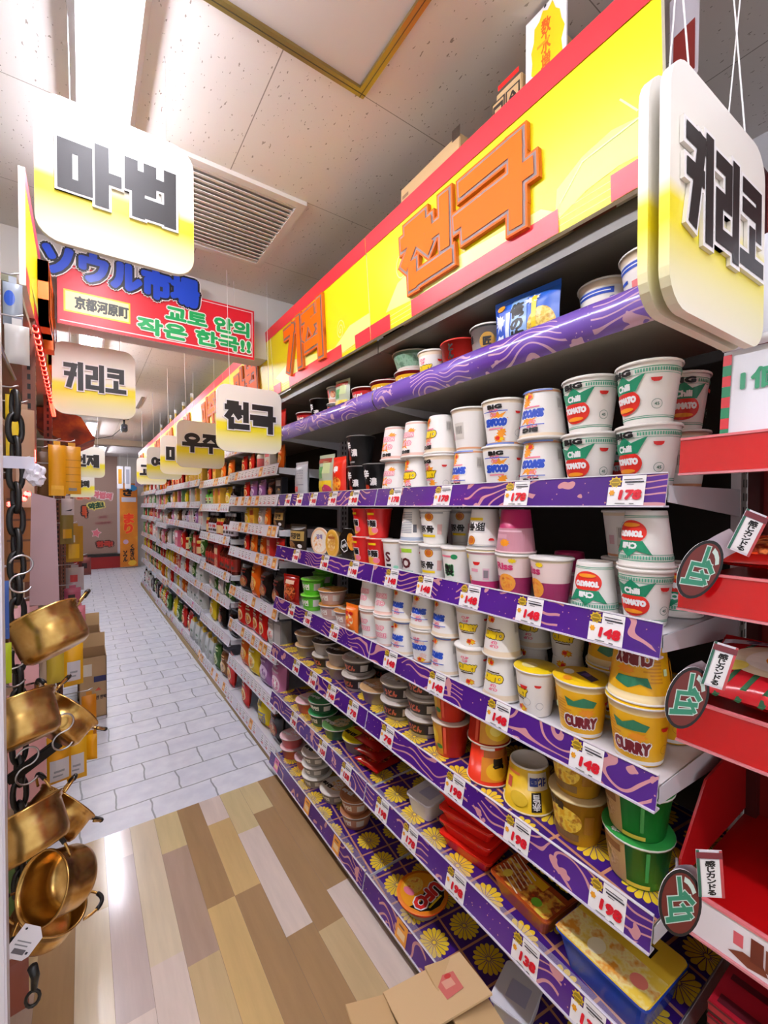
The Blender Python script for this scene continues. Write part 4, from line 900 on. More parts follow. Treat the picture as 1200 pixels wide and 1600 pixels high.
def row(li, spec, dx=.012, back=False):
    """spec: (pixel column, 'design ~flipped ...' from the shelf up, turn)"""
    zb, xf = NEAR[li]; zs = zb + (SURF if li < 6 else .038); cols = []
    if li == 6: xf += .022
    for q in spec:
        px, st = q[0], q[1].split(); turn = q[2] if len(q) > 2 else random.uniform(-.25, .25); ddx = q[3] if len(q) > 3 else 0
        ds = [DES[s.strip('~')] for s in st]; dep = max(d.depth for d in ds); xc = xf + TILT + .004 + dx + ddx + dep/2
        cols.append(dict(y=Yat(px, xc), x=xc, w=max(d.w for d in ds), st=st, turn=turn))
    relax(cols)
    for i, c in enumerate(cols):
        z = zs + .0005; tot = sum(DES[s.strip('~')].h for s in c['st']); sc_ = min(1.0, .140/tot) if li == 6 else 1.0
        if c['y'] + c['w']/2 > BAY0 + 2*BAYL - .006: continue
        for k, s in enumerate(c['st']):
            fl = s.startswith('~'); d = DES[s.strip('~')]
            turn = c['turn'] + (random.uniform(-.15, .15) if k else 0)
            o = spawn(d.key, (c['x'] + random.uniform(-.002, .002), c['y'], z), turn, fl)
            o.scale = (sc_,)*3
            if fl: o.location.z -= d.h*(1-sc_)
            if li == 6 and 'packet' in d.name: o.location.z += .004
            z += d.h*sc_ + .0003
            lvl = '' if len(c['st']) == 1 else ('bottom of' if k == 0 else 'top of' if k == len(c['st'])-1 else 'middle of')
            if k and len(c['st']) > 3 and k < len(c['st'])-1: lvl = '%s up in' % ORD[k+1]
            pos = ('%s rear ' if back else '%s ') % (ORD[i+1] if i < 20 else 'last')
            pos += 'stack' if lvl else 'place'
            lab = '%s%s, %s%s from right, %s' % ('upside-down ' if fl else '', d.look, (lvl + ' ') if lvl else '', pos, SHN[li])
            if len(lab.split()) > 16: lab = lab.replace('large ', '').replace(' brush-stroke', '').replace(' picture', '').replace(' place', '').replace('bottom shelf', 'base')
            if len(lab.split()) > 16: print('LONG', lab)
            tag(o, lab, d.cat, GRPN.get(d.name, d.name) + ' on the ' + SHN[li])
GRPN = dict(noodle_cup='noodle cups', noodle_bowl='noodle bowls', noodle_packet='noodle packets', noodle_tray='noodle trays', snack_bag='snack bags', carton='cartons')
# shelf behind the purple lip
row(6, [(990, 'milk', .1), (943, 'milk', .4, .05), (858, 'ore', .1), (776, 'silver', .1), (733, 'solidred', -.2), (690, 'cur', .1), (655, 'redb kotei', .3), (612, 'redb', .2), (578, 'redw', .2), (553, 'multi', .2), (527, 'wred wred', .1), (503, 'black', .1), (481, 'redw', .2), (458, 'redpk', 0), (443, 'multi', .1)], dx=.0)
row(6, [(760, 'solidred', .3), (620, 'redb redb'), (585, 'peach peach peach'), (560, 'redw')], dx=.14, back=True)
# the 178 shelf
row(5, [(1030, 'chiliB chiliB', -.42), (937, 'chiliB chiliB', -.12), (868, '~seaB ~seaB', .1), (818, 'seaB seaB', .3), (776, '~seaB plainB', -.1), (735, 'curB ~curB', -.2), (678, '~curB ~nooB', .1), (634, '~nooB ~nooB', .15), (597, 'black', .2), (571, 'black black', .1), (545, 'redpk', .1), (512, 'multi', .1), (472, 'silverp', .1), (447, 'redpk', 0)])
row(5, [(1085, 'plainB chiliB', .6), (1010, 'chiliB', .1), (800, '~seaB ~seaB', 0), (770, 'plainB ~seaB', .8), (715, '~curB ~curB', 0), (660, '~nooB', 0)], dx=.142, back=True)
# the upper 148 shelf
row(4, [(1012, 'chili ~chili', -.1), (955, '~chili', .15), (903, 'pasta', -.5), (872, 'pasta ~magenta', 0), (829, 'pinkw ~tonk', .1), (783, 'sei', .1), (747, 'tonk tonk', .15), (706, 'io ~gtext', .1), (675, 'ess', .2), (643, 'redmen redmen', .2), (611, 'redmen redmen', -.2), (567, 'octa', .1, .02), (538, 'disc2', .0, .02), (508, 'disc', .25, .02), (466, 'jjajang', .1)])
row(4, [(1075, '~chili', .2), (1000, 'plain plain', .4), (890, '~magenta', .2), (800, '~tonk ~tonk', .3), (725, '~gtext tonk', .3), (672, 'redmen', .2)], dx=.138, back=True)
# the lower 148 shelf
row(3, [(1018, 'ycur ~ycur', .15), (927, 'ycur', .5), (864, 'wylid', -.5), (812, '~cur ~cur', .1), (773, 'cur cur', .35), (731, '~sea ~sea', -.1), (702, 'sea ~sea', .3), (668, '~sea ~sea', .1), (637, 'noo ~noo', .2), (607, 'noo ~noo', .1), (566, 'orangepk', .1), (546, 'peach', .1), (520, 'peach peach', .1), (489, 'lime lime', .2), (455, 'redstack', .2)])
row(3, [(1072, 'ycur', -.6), (985, 'ycur ~ycur', .5), (900, '~cur cur', .4), (845, '~cur ~cur', .1), (760, 'plain cur', .5), (700, '~sea', .4), (625, 'noo noo', .3), (545, 'peach', .1), (505, 'lime lime lime', .1)], dx=.138, back=True)
# the 198 shelf
row(2, [(1003, 'greenb greenb', .3), (905, 'goldb goldb', .2), (828, '~ybowl', .2), (765, '~tallor ~tallred', .25), (705, 'tallred tallred', .3), (655, 'udon udon udon', .2), (624, 'udon udon', .3), (590, 'grey', .2), (565, 'udon udon', .2), (537, 'grey greyd', .2), (512, 'udon greyd', .2), (482, 'grey grey', .3)], dx=.03)
row(2, [(935, 'goldb goldb'), (690, 'tallred tallor'), (635, 'greyd udon greyd'), (605, 'udon greyd'), (580, 'grey udon'), (552, 'greyd greyd'), (530, 'udon udon'), (508, 'grey greyd')], dx=.178, back=True)
# the 138 shelf: trays, packs and bowls
row(1, [(985, 'ylid', -.05, .0), (842, 'yaki', -.05, .02), (745, 'redtray redtray redtray redtray', .15, .03), (672, 'whitebox', .1, .03), (548, 'lemon', .2, .02), (532, 'greeny', .2), (510, 'green green', .2), (482, 'pinkb', .2), (455, 'pinkb', .2)], dx=.015)
def lying(key, x, y, z, rz, lab, grp):
    d = DES[key]; o = spawn(key, (x, y, z + d.depth*.54)); o.rotation_euler = (0, PI/2, rz)
    o.location = (x - .5*d.h*math.cos(rz), y - .5*d.h*math.sin(rz), z + d.depth*.54); tag(o, lab, d.cat, grp); return o
z0 = NEAR[1][0] + SURF; yy = Yat(604, .93)
for k in range(5):
    lying('redstack', .90, yy, z0 + .001 + k*.0385, .12 + .05*(k % 2), 'shiny dark red noodle packet, %s up in the flat pile on the red-tray shelf' % (['lowest one', 'second', 'third', 'fourth', 'top one'][k]), 'red packets piled flat')
row(1, [(800, 'brown brown', .1, .07), (722, 'greyd greyd', .1, .07), (648, 'greyd', .1, .07), (545, 'greyd greyd', .2, .03), (520, 'greeny green', .2), (490, 'pinkb pinkb', .2), (470, 'pinkb pinkb pinkb', .1)], dx=.155, back=True)
# the bottom shelf
row(0, [(660, 'ufo', 1.75, -.012), (556, 'brown brown', .2, .02), (520, 'omix', .2, .02), (498, 'omix omix omix', .2), (475, 'pinkb', .2, .02), (457, 'pinkb pinkb', .2), (444, 'pinkb', .2)], dx=.02)
row(0, [(700, 'redb redb', .2, .06), (870, 'udon', 0, .06), (800, 'brown', .1, .05), (520, 'greyd greyd', .1)], dx=.17, back=True)

# ================================================================ goods in the bays further along
def plainbag(key, look, w, h, t, c1, c2, fm, bars=2):
    sh = [ell(0, h*.40, w*.34, h*.22, M(c2, .3)), ell(0, h*.38, w*.27, h*.16, fm)]
    rng = random.Random(key)
    sh += [rect(-w*.3, h*(.72+.1*i), w*rng.uniform(.1, .32), h*(.77+.1*i), M(c2, .3)) for i in range(bars)]
    bag(key, look, w, h, t, M(c1, .25), sh)
plainbag('fy', 'yellow snack bag', .14, .17, .06, '#f0cf28', '#f8eca8', food('#e8a020', '#f8e890', '#d86a1c'))
plainbag('fr', 'red snack bag', .13, .16, .05, '#d8241c', '#f4d8a0', food('#f08a2c', '#b81c14', '#f8d060'))
plainbag('fp', 'pink snack bag', .14, .16, .06, '#e08ab8', '#f8dcec', food('#f0b0d0', '#c85a90', '#ffffff'))
plainbag('fw', 'clear pack of white crackers', .14, .16, .06, '#dcd6cc', '#f6f2ea', food('#f4ead8', '#d89a70', '#ffffff', '#e8705a'))
plainbag('fo', 'orange snack bag', .13, .17, .05, '#ee6a18', '#f8c860', food('#f8d060', '#d84a14', '#fbe8a0'))
plainbag('fk', 'black noodle pack with red picture', .15, .14, .05, '#1a1614', '#7a2418', food('#c83a1c', '#e89a4a', '#2a1410', '#f0d0a0'))
plainbag('fg', 'green seaweed pack', .12, .16, .05, '#3f6a2a', '#d8e0b0', food('#2a4a1c', '#a8b86a', '#e8e4c8'))
plainbag('fu', 'lilac snack bag', .15, .15, .06, '#a870b0', '#e8c8e8', food('#c890c8', '#f0e0f0', '#8a4a98'))
plainbag('fb', 'brown snack pack', .13, .14, .05, '#7a4a24', '#d8b078', food('#c88a40', '#f0d8a8', '#5a3014'))
bag('bigy', 'big bright yellow pack with grey window', .21, .22, .11, M('#f6dc10', .25), [rect(-.02, .03, .07, .10, M('#8f8a86', .35)), ell(-.05, .06, .03, .035, M('#d8cf60', .3)), rect(-.10, .008, .10, .02, M('#e8641c', .3)), text('카레', -.01, .155, .07, .04, M('#7a6a10', .4), .001), ell(-.04, .20, .01, .008, BLACK)])
def bottle(key, look, r, h, c, cap, lab, cat='bottle', name='bottle'):
    def make():
        e = empty(name); mb = MB()
        mb.lathe([(0, 0), (r*.92, 0), (r, .006), (r, h*.12, lab), (r, h*.55, c), (r, h*.60), (r*.5, h*.76), (r*.36, h*.80), (r*.36, h*.90)], c, n=14); 
        mb.decal([rect(-r*.8, h*.2, r*.8, h*.3, M('#5a4a44', .4)), ell(0, h*.42, r*.6, h*.07, CRIM)], lambda s, z, q: ((r+q)*math.cos(PI+s/r), (r+q)*math.sin(PI+s/r), z), cx=.008)
        mb.build('bottle_body', e); MB().lathe([(r*.42, h*.88), (r*.42, h), (0, h+.001)], cap, n=14).build('cap', e); return e
    return sbox(key, look, 2*r, 2*r, h+.001, make, cat, name)
bottle('bd', 'dark sauce bottle with white label', .028, .19, M('#2a120c', .15), M('#f0f0f0', .4), M('#d8d0d8', .4))
bottle('bb', 'brown drink bottle with red cap', .028, .17, M('#5a1f14', .15), M('#c8201c', .4), M('#a83a2c', .4))
bottle('bg', 'green bottle with bright cap', .030, .16, M('#4aa01c', .2), M('#8ae03a', .4), M('#c8e0a0', .4))
def pouch(key, look, c, topc):
    w, h = .11, .17
    def make():
        mb = MB(); q = lambda ww, d, z: [(-d/2, -ww/2, z), (d/2, -ww/2, z), (d/2, ww/2, z), (-d/2, ww/2, z)]
        L = [q(w, .055, 0), q(w*1.02, .05, h*.5), q(w*.98, .03, h*.82), q(w*.3, .022, h*.9), q(w*.26, .022, h)]
        for i in range(4): mb.add(L[i]+L[i+1], [(k, (k+1) % 4, 4+(k+1) % 4, 4+k) for k in range(4)], M(c, .28) if i < 2 else M(topc, .3))
        mb.add(L[4], [(0, 1, 2, 3)], M('#e8e8e8', .2))
        mb.decal([burst(random.Random(i).uniform(-.04, .04), .02+.012*(i % 6), .006, .005, 5, BLACK, .5) for i in range(9)] + [rect(-.03, .06, .03, .075, M('#3a6a3a', .4))], lambda s, z, e: (-.0278-e + z*.02, -s, z)); return mb.build('pouch')
    return sbox(key, look, w*1.02, .056, h, make, 'pouch', 'pouch')
pouch('pg', 'grey drink pouch with yellow shoulder', '#c8ccc8', '#e0b828'); pouch('pw', 'white pouch with brush marks', '#dcdcd4', '#b8c090')
def jar(key, look, c, lidc, lab):
    def make():
        e = empty('jar'); mb = MB(); mb.lathe([(0, 0), (.036, 0), (.04, .006), (.04, .02, lab), (.04, .07, c), (.04, .088), (.034, .095)], c, n=16); mb.build('jar_body', e)
        MB().lathe([(.036, .093), (.037, .112), (0, .113)], lidc, n=16).build('lid', e); return e
    return sbox(key, look, .08, .08, .113, make, 'jar', 'jar')
jar('jr', 'red paste jar', M('#a81c14', .2), M('#d8b048', .3), M('#e8c890', .4)); jar('jw', 'white lidded jar', M('#dcd8d0', .3), M('#f0f0f0', .3), M('#c85a5a', .4))
for k, c, c2, lk in (('cr', '#c8281c', '#f0d0a0', 'red carton'), ('cw', '#e4e0d8', '#d86a70', 'white carton'), ('cb', '#17161a', '#8f8c88', 'black carton'), ('cy', '#f0b83a', '#c8481c', 'orange yellow carton'), ('cp', '#e8708a', '#f8e0e4', 'pink carton'), ('cg', '#6a9a5a', '#e8e8d0', 'green carton')):
    carton(k, lk, .10, .05, .15, M(c, .35), [rect(-.035, .09, .035, .13, M(c2, .4)), ell(0, .045, .034, .028, food(c2, c, '#f0c060')), rect(-.04, .012, .02, .018, M(c2, .4))])
carton('frame', 'grey window carton', .09, .05, .15, M('#8a8784', .35), [rect(-.03, .02, .03, .13, M('#c4c2be', .35))])
FAR = {
 2: {0: 'fk bigy . fr fk', 1: 'fp fu fy fo gamja', 2: 'frame fw fr fr fr fr fr', 3: 'fk fk fo fk cb cb', 4: 'fr cr fo fo fr', 5: 'jjajang fo fw cy fy', 6: 'cb fk fu fu fr', 7: 'fo cw jw fr fr', 8: 'fr redw fy fw'},
 3: {0: 'fr fb fg pg pg pg', 1: 'fk fk fy fb', 2: 'fg fg fw fg fw', 3: 'bb bb bb bb bb cr', 4: 'bd bd bd bd jr jr', 5: 'bd fy cy cy bg bg', 6: 'fo fo cy fr', 7: 'fr fy fw'},
 4: {0: 'pg pg pg fr fg', 1: 'pw pw pw pw pw fo', 2: 'pw pw fg fw fr', 3: 'fg jr cr bb', 4: 'cw cw fu bd', 5: 'cw cy cw fy', 6: 'cy fy cy', 7: 'fr fo'},
 5: {0: 'fr fg fy fw', 1: 'fo fw fy fw fr', 2: 'pw cr fr fo fy', 3: 'fr cp fw fw', 4: 'fw fb fw fp', 5: 'cg cp cy fw', 6: 'fr cr fo', 7: 'fy cw'},
 6: {0: 'fg fr fy', 1: 'fw fy fo fw', 2: 'fy fy fr fr', 3: 'fw fb cp', 4: 'fb fw cw', 5: 'fg cy cp', 6: 'fr fo', 7: 'cw'},
 7: {0: 'cb fk fg', 1: 'fy fr fg', 2: 'fg fk fy', 3: 'cw fr fw', 4: 'cp fg fr', 5: 'cw cg', 6: 'fw cr', 7: 'fo'},
 8: {0: 'cw bd fw', 1: 'fy cw', 2: 'fr fy', 3: 'fr cg cp', 4: 'fr cg', 5: 'cw fr', 6: 'fw cy', 7: 'cw'}}
for b, shelves in FAR.items():
    LV = levels(b); y0 = y_of(b)
    for li, st in shelves.items():
        ks = st.split(); n = len(ks); zb, xf = LV[li]; zs = zb + SURF
        room = (LV[li+1][0] - zs) if li+1 < len(LV) else 1.866 - zs
        slots = [k for k in ks]; tot = sum(DES[k].w if k != '.' else .1 for k in slots); sp = max(.004, (BAYL - .04 - tot)/max(1, n)); y = y0 + .022; cnt = 0
        reps = 1 if tot > .55 else 2
        seq = slots*reps if tot*reps < BAYL - .04 else slots
        tot = sum(DES[k].w if k != '.' else .1 for k in seq); sp = max(.003, (BAYL - .045 - tot)/max(1, len(seq)-1)) if len(seq) > 1 else .1
        for k in seq:
            if k == '.': y += .1 + sp; continue
            d = DES[k]
            isbag = d.name in ('snack_bag', 'noodle_packet'); q = min(1.22, (room - .014)/d.h); ww = d.w*q
            if y + ww > y0 + BAYL - .015: break
            x = xf + TILT + .012 + d.depth*q/2 + random.uniform(0, .012); cnt += 1
            o = spawn(k, (x, y + ww/2, zs + .0008), random.uniform(-.1, .1), ry=.05 if isbag else 0); o.scale = (q, q, q)
            if isbag: o.location.z += .002
            lab = '%s, %s from near end, %s, %s bay' % (d.look, ORD[cnt], 'bottom shelf' if li == 0 else ORD[li+1] + ' shelf up', ORD[b+1])
            tag(o, lab, d.cat, 'goods on the %s bay' % ORD[b+1]); y += ww + sp

# things stored on top of the header canopy
KRAFT = M('#c9a878', .6); KRAFT2 = M('#b8966a', .6)
ZC = 1.9105
def top_box(key, y0, y1, x0, x1, zt, lab, shapes=(), m=KRAFT, cat='cardboard box', name='cardboard_box', top=()):
    mb = MB().rbox(0, -(y1-y0)/2, 0, x1-x0, (y1-y0)/2, zt-ZC, m, .002)
    mb.decal(list(shapes), lambda s, z, e: (-e, -s, z)); mb.decal(list(top), lambda s, z, e: (s, -(y1-y0)/2-e, z))
    return tag(mb.build(name, None, (x0, (y0+y1)/2, ZC)), lab, cat)
bk = lambda w, z, t: [rect(-w, z, w, z+.10, M('#2a2018', .5)), rect(-w+.004, z+.004, w-.004, z+.096, KRAFT), text(t, 0, z+.05, w*1.5, .08, M('#2a2018', .5), .001, vertical=True)]
Y8 = lambda px: Yat(px, .85)
top_box('a', Yat(812, .818), Yat(773, .818), .818, 1.10, 2.325, 'cardboard box with black lettering behind the header, left of the white poster', [shift(q, .012, .30) for q in bk(.02, 0, 'AB5')] + [shift(q, -.03, .30) for q in bk(.02, 0, '日')] + [rect(-.03, .418, .03, .43, CRIM)])
top_box('b', Yat(850, .83), Yat(819, .83), .83, 1.12, 2.412, 'taller cardboard box partly hidden by the white poster', [shift(q, -.008, .395) for q in bk(.014, 0, 'ASSO')] + [burst(-.008, .375, .012, .01, 4, CRIM, .6)])
top_box('c', Y8(935), Y8(864), .92, 1.12, 2.37, 'dark red brown carton behind the white poster', m=M('#8a4a34', .5))
top_box('d', Yat(717, .818), Yat(626, .818), .818, 1.08, 2.325, 'plain cardboard box on top behind the large orange lettering', [rect(-.12, .38, -.09, .39, M('#8a6a48')), rect(.1, .405, .13, .435, M('#3a2c20'))])
top_box('e', Y8(482), Y8(455), .85, 1.05, 2.30, 'small cardboard box on top near the red banner', [text('CUP', 0, .36, .08, .03, M('#4a3a28'), .001)])
top_box('f', Y8(520), Y8(492), .85, 1.0, 2.31, 'white and blue carton on top above the 기적 board', [rect(-.05, .34, .05, .40, M('#4a5a88', .4))], m=M('#c8ccd8', .4), cat='carton', name='carton')
top_box('g', Y8(540), Y8(523), .85, 1.0, 2.305, 'yellow carton on top beside the white and blue carton', m=M('#e8c020', .4), cat='carton', name='carton')
def crumpled(name, c, s, m, lab, cat, seed, n=2):
    bm = bmesh.new(); bmesh.ops.create_icosphere(bm, subdivisions=3, radius=1); r = random.Random(seed); ph = [r.uniform(0, 6) for _ in range(6)]
    for v in bm.verts:
        k = 1 + .16*math.sin(v.co.x*7+ph[0])*math.sin(v.co.y*6+ph[1]) + .12*math.sin(v.co.z*9+ph[2]+v.co.x*4); v.co = Vector((v.co.x*k*s[0], v.co.y*k*s[1], v.co.z*k*s[2]))
    bm.verts.index_update(); mb = MB().add([v.co[:] for v in bm.verts], [tuple(v.index for v in f.verts) for f in bm.faces], m, None, False); bm.free()
    return tag(mb.build(name, None, c), lab, cat)
crumpled('plastic_bag', (.93, 1.31, 2.10), (.07, .06, .14), M('#16181a', .25), 'black plastic bag on top, beside the header joint', 'plastic bag', 4)
e = tag(empty('poster', (.816, Yat(848, .816), ZC+.001)), 'white poster with yellow burst and red brush characters on top of the header', 'poster')
pm = MB(); yp = (Yat(818, .816) - Yat(880, .816))/2
pm.box(0, -yp, 0, .004, yp, .5, M('#f0eef0', .4))
fnp = lambda s, z, q: (-q, -s, z)
pm.decal([burst(.004, .41, yp*.82, .085, 11, M('#f4d414', .4), .88, .05), text('数水増量', .002, .40, .024, .145, M('#f0641c', .4), .0009, vertical=True), ell(0, .497, .003, .003, BLACK, 10), rect(-yp*.4, .42, yp*.2, .426, M('#f0a01c', .4))], fnp); pm.build('sheet', e)
tag(MB().box(0, -.03, 0, .004, .03, .50, M('#efeae0', .4)).decal([rect(-.02, .38, .02, .49, M('#e8c83a', .4))], fnp).build('poster', None, (.83, Yat(985, .83), ZC)), 'second white poster at the top edge, above the header', 'poster')
for i, (px, py, dz) in enumerate(((288, 612, .10), (304, 606, .12), (268, 634, .08), (276, 632, .09), (255, 645, .07))):
    p = onX(px, py, .86); lean = (.0, .09, .0)[i % 3]
    e = tag(empty('poster_roll', (p.x, p.y, ZC)), '%s standing poster roll above the far headers' % (['tilted pale', 'tallest upright', 'short cream', 'thin cream', 'farthest short'][i]), 'poster roll', 'poster rolls on top'); e.rotation_euler = (0, 0, 0)
    h = min(p.z + .05, 2.41) - ZC
    MB().tube([(0, 0, 0), (0, lean, h-.03)], .014, M('#e0b860', .5), 8).build('roll', e); MB().tube([(0, lean*(h-.03)/h, h-.04), (0, lean, h)], .015, M('#f4f0ea', .5), 8).build('roll_end', e)

# carton on the floor in front of the shelves
def floor_box():
    e = tag(empty('cardboard_box', (.60, .60, 0), -.16), 'open cardboard box on the wood floor by the bottom shelf, red stamp on its flap', 'cardboard box')
    mb = MB(); w, d, h, t = .10, .15, .29, .004
    for q in ((-w, -d, -w+t, d), (w-t, -d, w, d), (-w, -d, w, -d+t), (-w, d-t, w, d)): mb.box(q[0], q[1], 0, q[2], q[3], h, KRAFT)
    mb.box(-w, -d, 0, w, d, t, KRAFT2); mb.build('box_body', e)
    for nm, mx, ww, dd in (('flap', T(-w, 0, h) @ R(.25, 'Y'), -.09, d), ('flap', T(w, 0, h) @ R(.15, 'Y'), -.098, d), ('flap', T(0, d, h) @ R(-.18, 'X'), w, -.12)):
        f = MB()
        if nm == 'flap' and ww < 0: f.box(ww, -dd, 0, 0, dd, t, KRAFT, mx)
        else: f.box(-ww, dd, 0.004, ww, 0, .004+t, M('#d2b284', .6), mx)
        if ww > 0:
            f.decal([poly([(.01, -.085), (.055, -.08), (.058, -.035), (.02, -.03), (.008, -.05)], M('#c86a60', .5)), rect(.02, -.065, .045, -.045, M('#d8a088', .5)), ell(.04, -.04, .008, .006, M('#c03a34', .5))], lambda x, y, q: tuple(mx @ Vector((x, y, .0085+q))))
        f.build('flap', e)
floor_box()
tag(spawn('whitebox', (.88, Yat(812, .88), NEAR[0][0]+SURF+.001), .3), 'white pack on the bottom shelf at the lower picture edge', 'carton')

# ================================================================ the red unit at the right
def red_unit():
    e = tag(empty('red_shelving', (.83, -.16, 0)), 'red shelving unit with glossy red price rails beside the noodle shelves', 'shelving')
    RD = M('#b80c10', .3); RG = M('#c00c12', .10, 0, .5, .6); y0, y1 = -.66, .325
    def P(mb, name, par=None):
        o = mb.build(name, par or e)
        if not par: o.matrix_parent_inverse = Matrix.Translation((-.83, .16, 0))
        return o
    P(MB().box(1.19, y0, .05, 1.21, y1, 2.05, M('#8a1410', .4)), 'back_panel')
    P(MB().box(1.165, y1-.02, 0, 1.189, y1, 2.05, M('#4a1010', .5)), 'upright')
    P(MB().box(.86, y0, 0, .89, y1, .06, M('#5a1010', .5)), 'kick_plate')
    for i, (zb, zt, paper) in enumerate(((.30, .36, 0), (.64, .70, 1), (.955, 1.02, 0), (1.178, 1.236, 0), (1.405, 1.46, 0))):
        s = P(MB().box(.842, y0, zt-.03, 1.188, y1, zt-.012, RD), 'shelf')
        r = MB(); V = [(.83, y0, zb), (.83, y1, zb), (.836, y1, zt), (.836, y0, zt)]; r.add(V, [(0, 1, 2, 3)], RG if not paper else M('#ece6ea', .3))
        r.add(V + [(x+.005, y, z) for x, y, z in V], [(4, 7, 6, 5), (0, 4, 5, 1), (3, 2, 6, 7), (1, 5, 6, 2), (0, 3, 7, 4)], RD)
        r.box(.826, y0, zb-.004, .845, y1, zb-.0005, M('#d88a90', .25)); r.box(.834, y0, zt, .842, y1, zt+.004, M('#e07a80', .25))
        if paper:
            fr = lambda s_, z, q: (.8298 + z*.1 - q, -s_, zb + z)
            r.decal([([(p[0]*.62 - .126, p[1]) for p in q_[0]], q_[1], q_[2]) for q_ in [rect(-.19, .026, -.17, .045, M('#d8606a', .4)), poly([(-.20, .012), (-.17, .022), (-.13, .02), (-.12, .008), (-.16, .004)], M('#7a3a24', .4)), rect(-.155, .016, -.13, .050, M('#6a2c1c', .4)), rect(-.126, .014, -.10, .046, M('#7a3a24', .4)), ell(-.09, .026, .012, .012, M('#d8b088', .4)), rect(-.05, .01, .06, .045, M('#8a4a34', .4))]], fr)
        r.build('price_rail', s)
    P(MB().prism([(.845, .705), (1.16, .705), (1.16, .86), (.95, .84), (.845, .74)], lambda x, z, d: (x, y1-d, z), 0, .004, M('#b01418', .35)), 'side_panel')
red_unit()
def talker(px, py, tpx, tpy, i, yy=.285, sc=1.0):
    c = onY(px, py, yy); th = -.75; ct, sn = math.cos(th), math.sin(th); ru = _u(tpx); rr_ = (SA + CA*ru)/(CA - SA*ru); dl = (rr_*c.y - c.x)/(ct - sn*rr_)
    tt = (c.x + dl*ct)*SA + (c.y + dl*sn)*CA; zl = CAMZ - (tpy-HY)/F*tt
    e = tag(empty('shelf_talker', (c.x, c.y, c.z)), ['upper oval shelf tag with green brush character, beside the red-cup shelf', 'middle oval shelf tag with green brush character, above a red rail', 'lowest oval shelf tag with green brush character, beside the green cups'][i], 'shelf tag', 'oval brown and green shelf tags')
    e.rotation_euler = (0, 0, th); fn = lambda x, z, d: (x, -d, z); a = [-.45, -.3, -.05][i]
    mb = MB(); P = ell(0, 0, .029*sc, .050*sc, BLACK, 30, a)[0]; mb.prism(P, fn, 0, .0012, BLACK, WHITE)
    ca, sa = math.cos(a), math.sin(a); rt = lambda x, z: (x*ca - z*sa, x*sa + z*ca)
    BRN = M('#6a1f16', .35); GL = M('#2f8a6a', .35); WG = M('#c8ded4', .35)
    mb.decal([ell(0, 0, .025*sc, .045*sc, BRN, 28, a)] + [poly([rt(x*sc*.88, z*sc*1.05) for x, z in seg(p, r_, w)], m) for m, k in ((WG, .003), (GL, 0)) for p, r_, w in (((-.004, .034), (.0, .012), .006+k), ((-.016, .004), (.012, .010), .006+k), ((.006, .014), (.018, .004), .007+k), ((-.012, -.012), (.016, -.006), .007+k), ((-.016, .004), (-.012, -.02), .006+k), ((-.016, -.026), (.012, -.018), .008+k), ((.004, -.002), (.018, -.016), .005+k))] +
             [poly([rt(.023*sc*math.cos(t), .041*sc*math.sin(t)) for t in (.5, .8, 1.1, 1.4)] + [rt(.018*sc*math.cos(t), .033*sc*math.sin(t)) for t in (1.4, 1.1, .8, .5)], WG)], fn, e0=.0016, de=.00006); mb.build('oval_card', e)
    dx, dz = dl, zl - c.z; L = math.hypot(dx, dz); ux, uz = dx/L, dz/L; nx, nz = -uz, ux; hw = .019*sc
    st = MB(); K = 8; V = []
    for k in range(K+1):
        t = k/K*L*.86; V += [(ux*t + nx*hw*s, .002 + .018*math.sin(PI*k/K), uz*t + nz*hw*s) for s in (-1, 1)]
    V += [(x, y+.001, z) for x, y, z in V]; o = 2*(K+1)
    st.add(V, [(2*k, 2*k+1, 2*k+3, 2*k+2) for k in range(K)] + [(o+2*k, o+2*k+2, o+2*k+3, o+2*k+1) for k in range(K)], M('#d8ccd8', .2), None, True); st.build('plastic_strip', e)
    lb = MB(); b = [-.42, -.28, .07][i]; ca2, sa2 = math.cos(b), math.sin(b); W2, H2 = .017*sc, .034*sc
    tr = lambda x, z, d: (dx + x*ca2 + z*sa2*-1, -.004 - d, dz + x*sa2 + z*ca2)
    lb.prism([(-W2, -H2), (W2, -H2), (W2, H2), (-W2, H2)], tr, 0, .001, M('#e8e4ec', .3))
    lb.decal([rect(-W2, -H2, -W2+.004*sc, H2, M('#2a6a52', .35)), rect(W2-.004*sc, -H2, W2, H2, M('#c0484c', .35)), rect(-W2, H2-.012*sc, W2, H2-.003*sc, M('#7a2a34', .35)), rect(-.0125*sc, -H2+.003*sc, .0125*sc, H2-.013*sc, WHITE), text('感じカンドる', 0, -.005*sc, .014*sc, .050*sc, BLACK, .0005, vertical=True)], tr, e0=.0013); lb.build('label_card', e)
    w_ = Matrix.Rotation(-th, 3, 'Z') @ Vector((.834 - c.x, .324 - c.y, 0)); MB().tube([(0, .003, 0), tuple(w_)], .0022, M('#c8c0c8', .3), 6).build('stem', e)
talker(1094, 890, 1166, 832, 0); talker(1076, 1092, 1124, 1040, 1); talker(1068, 1418, 1113, 1368, 2, sc=1.05)
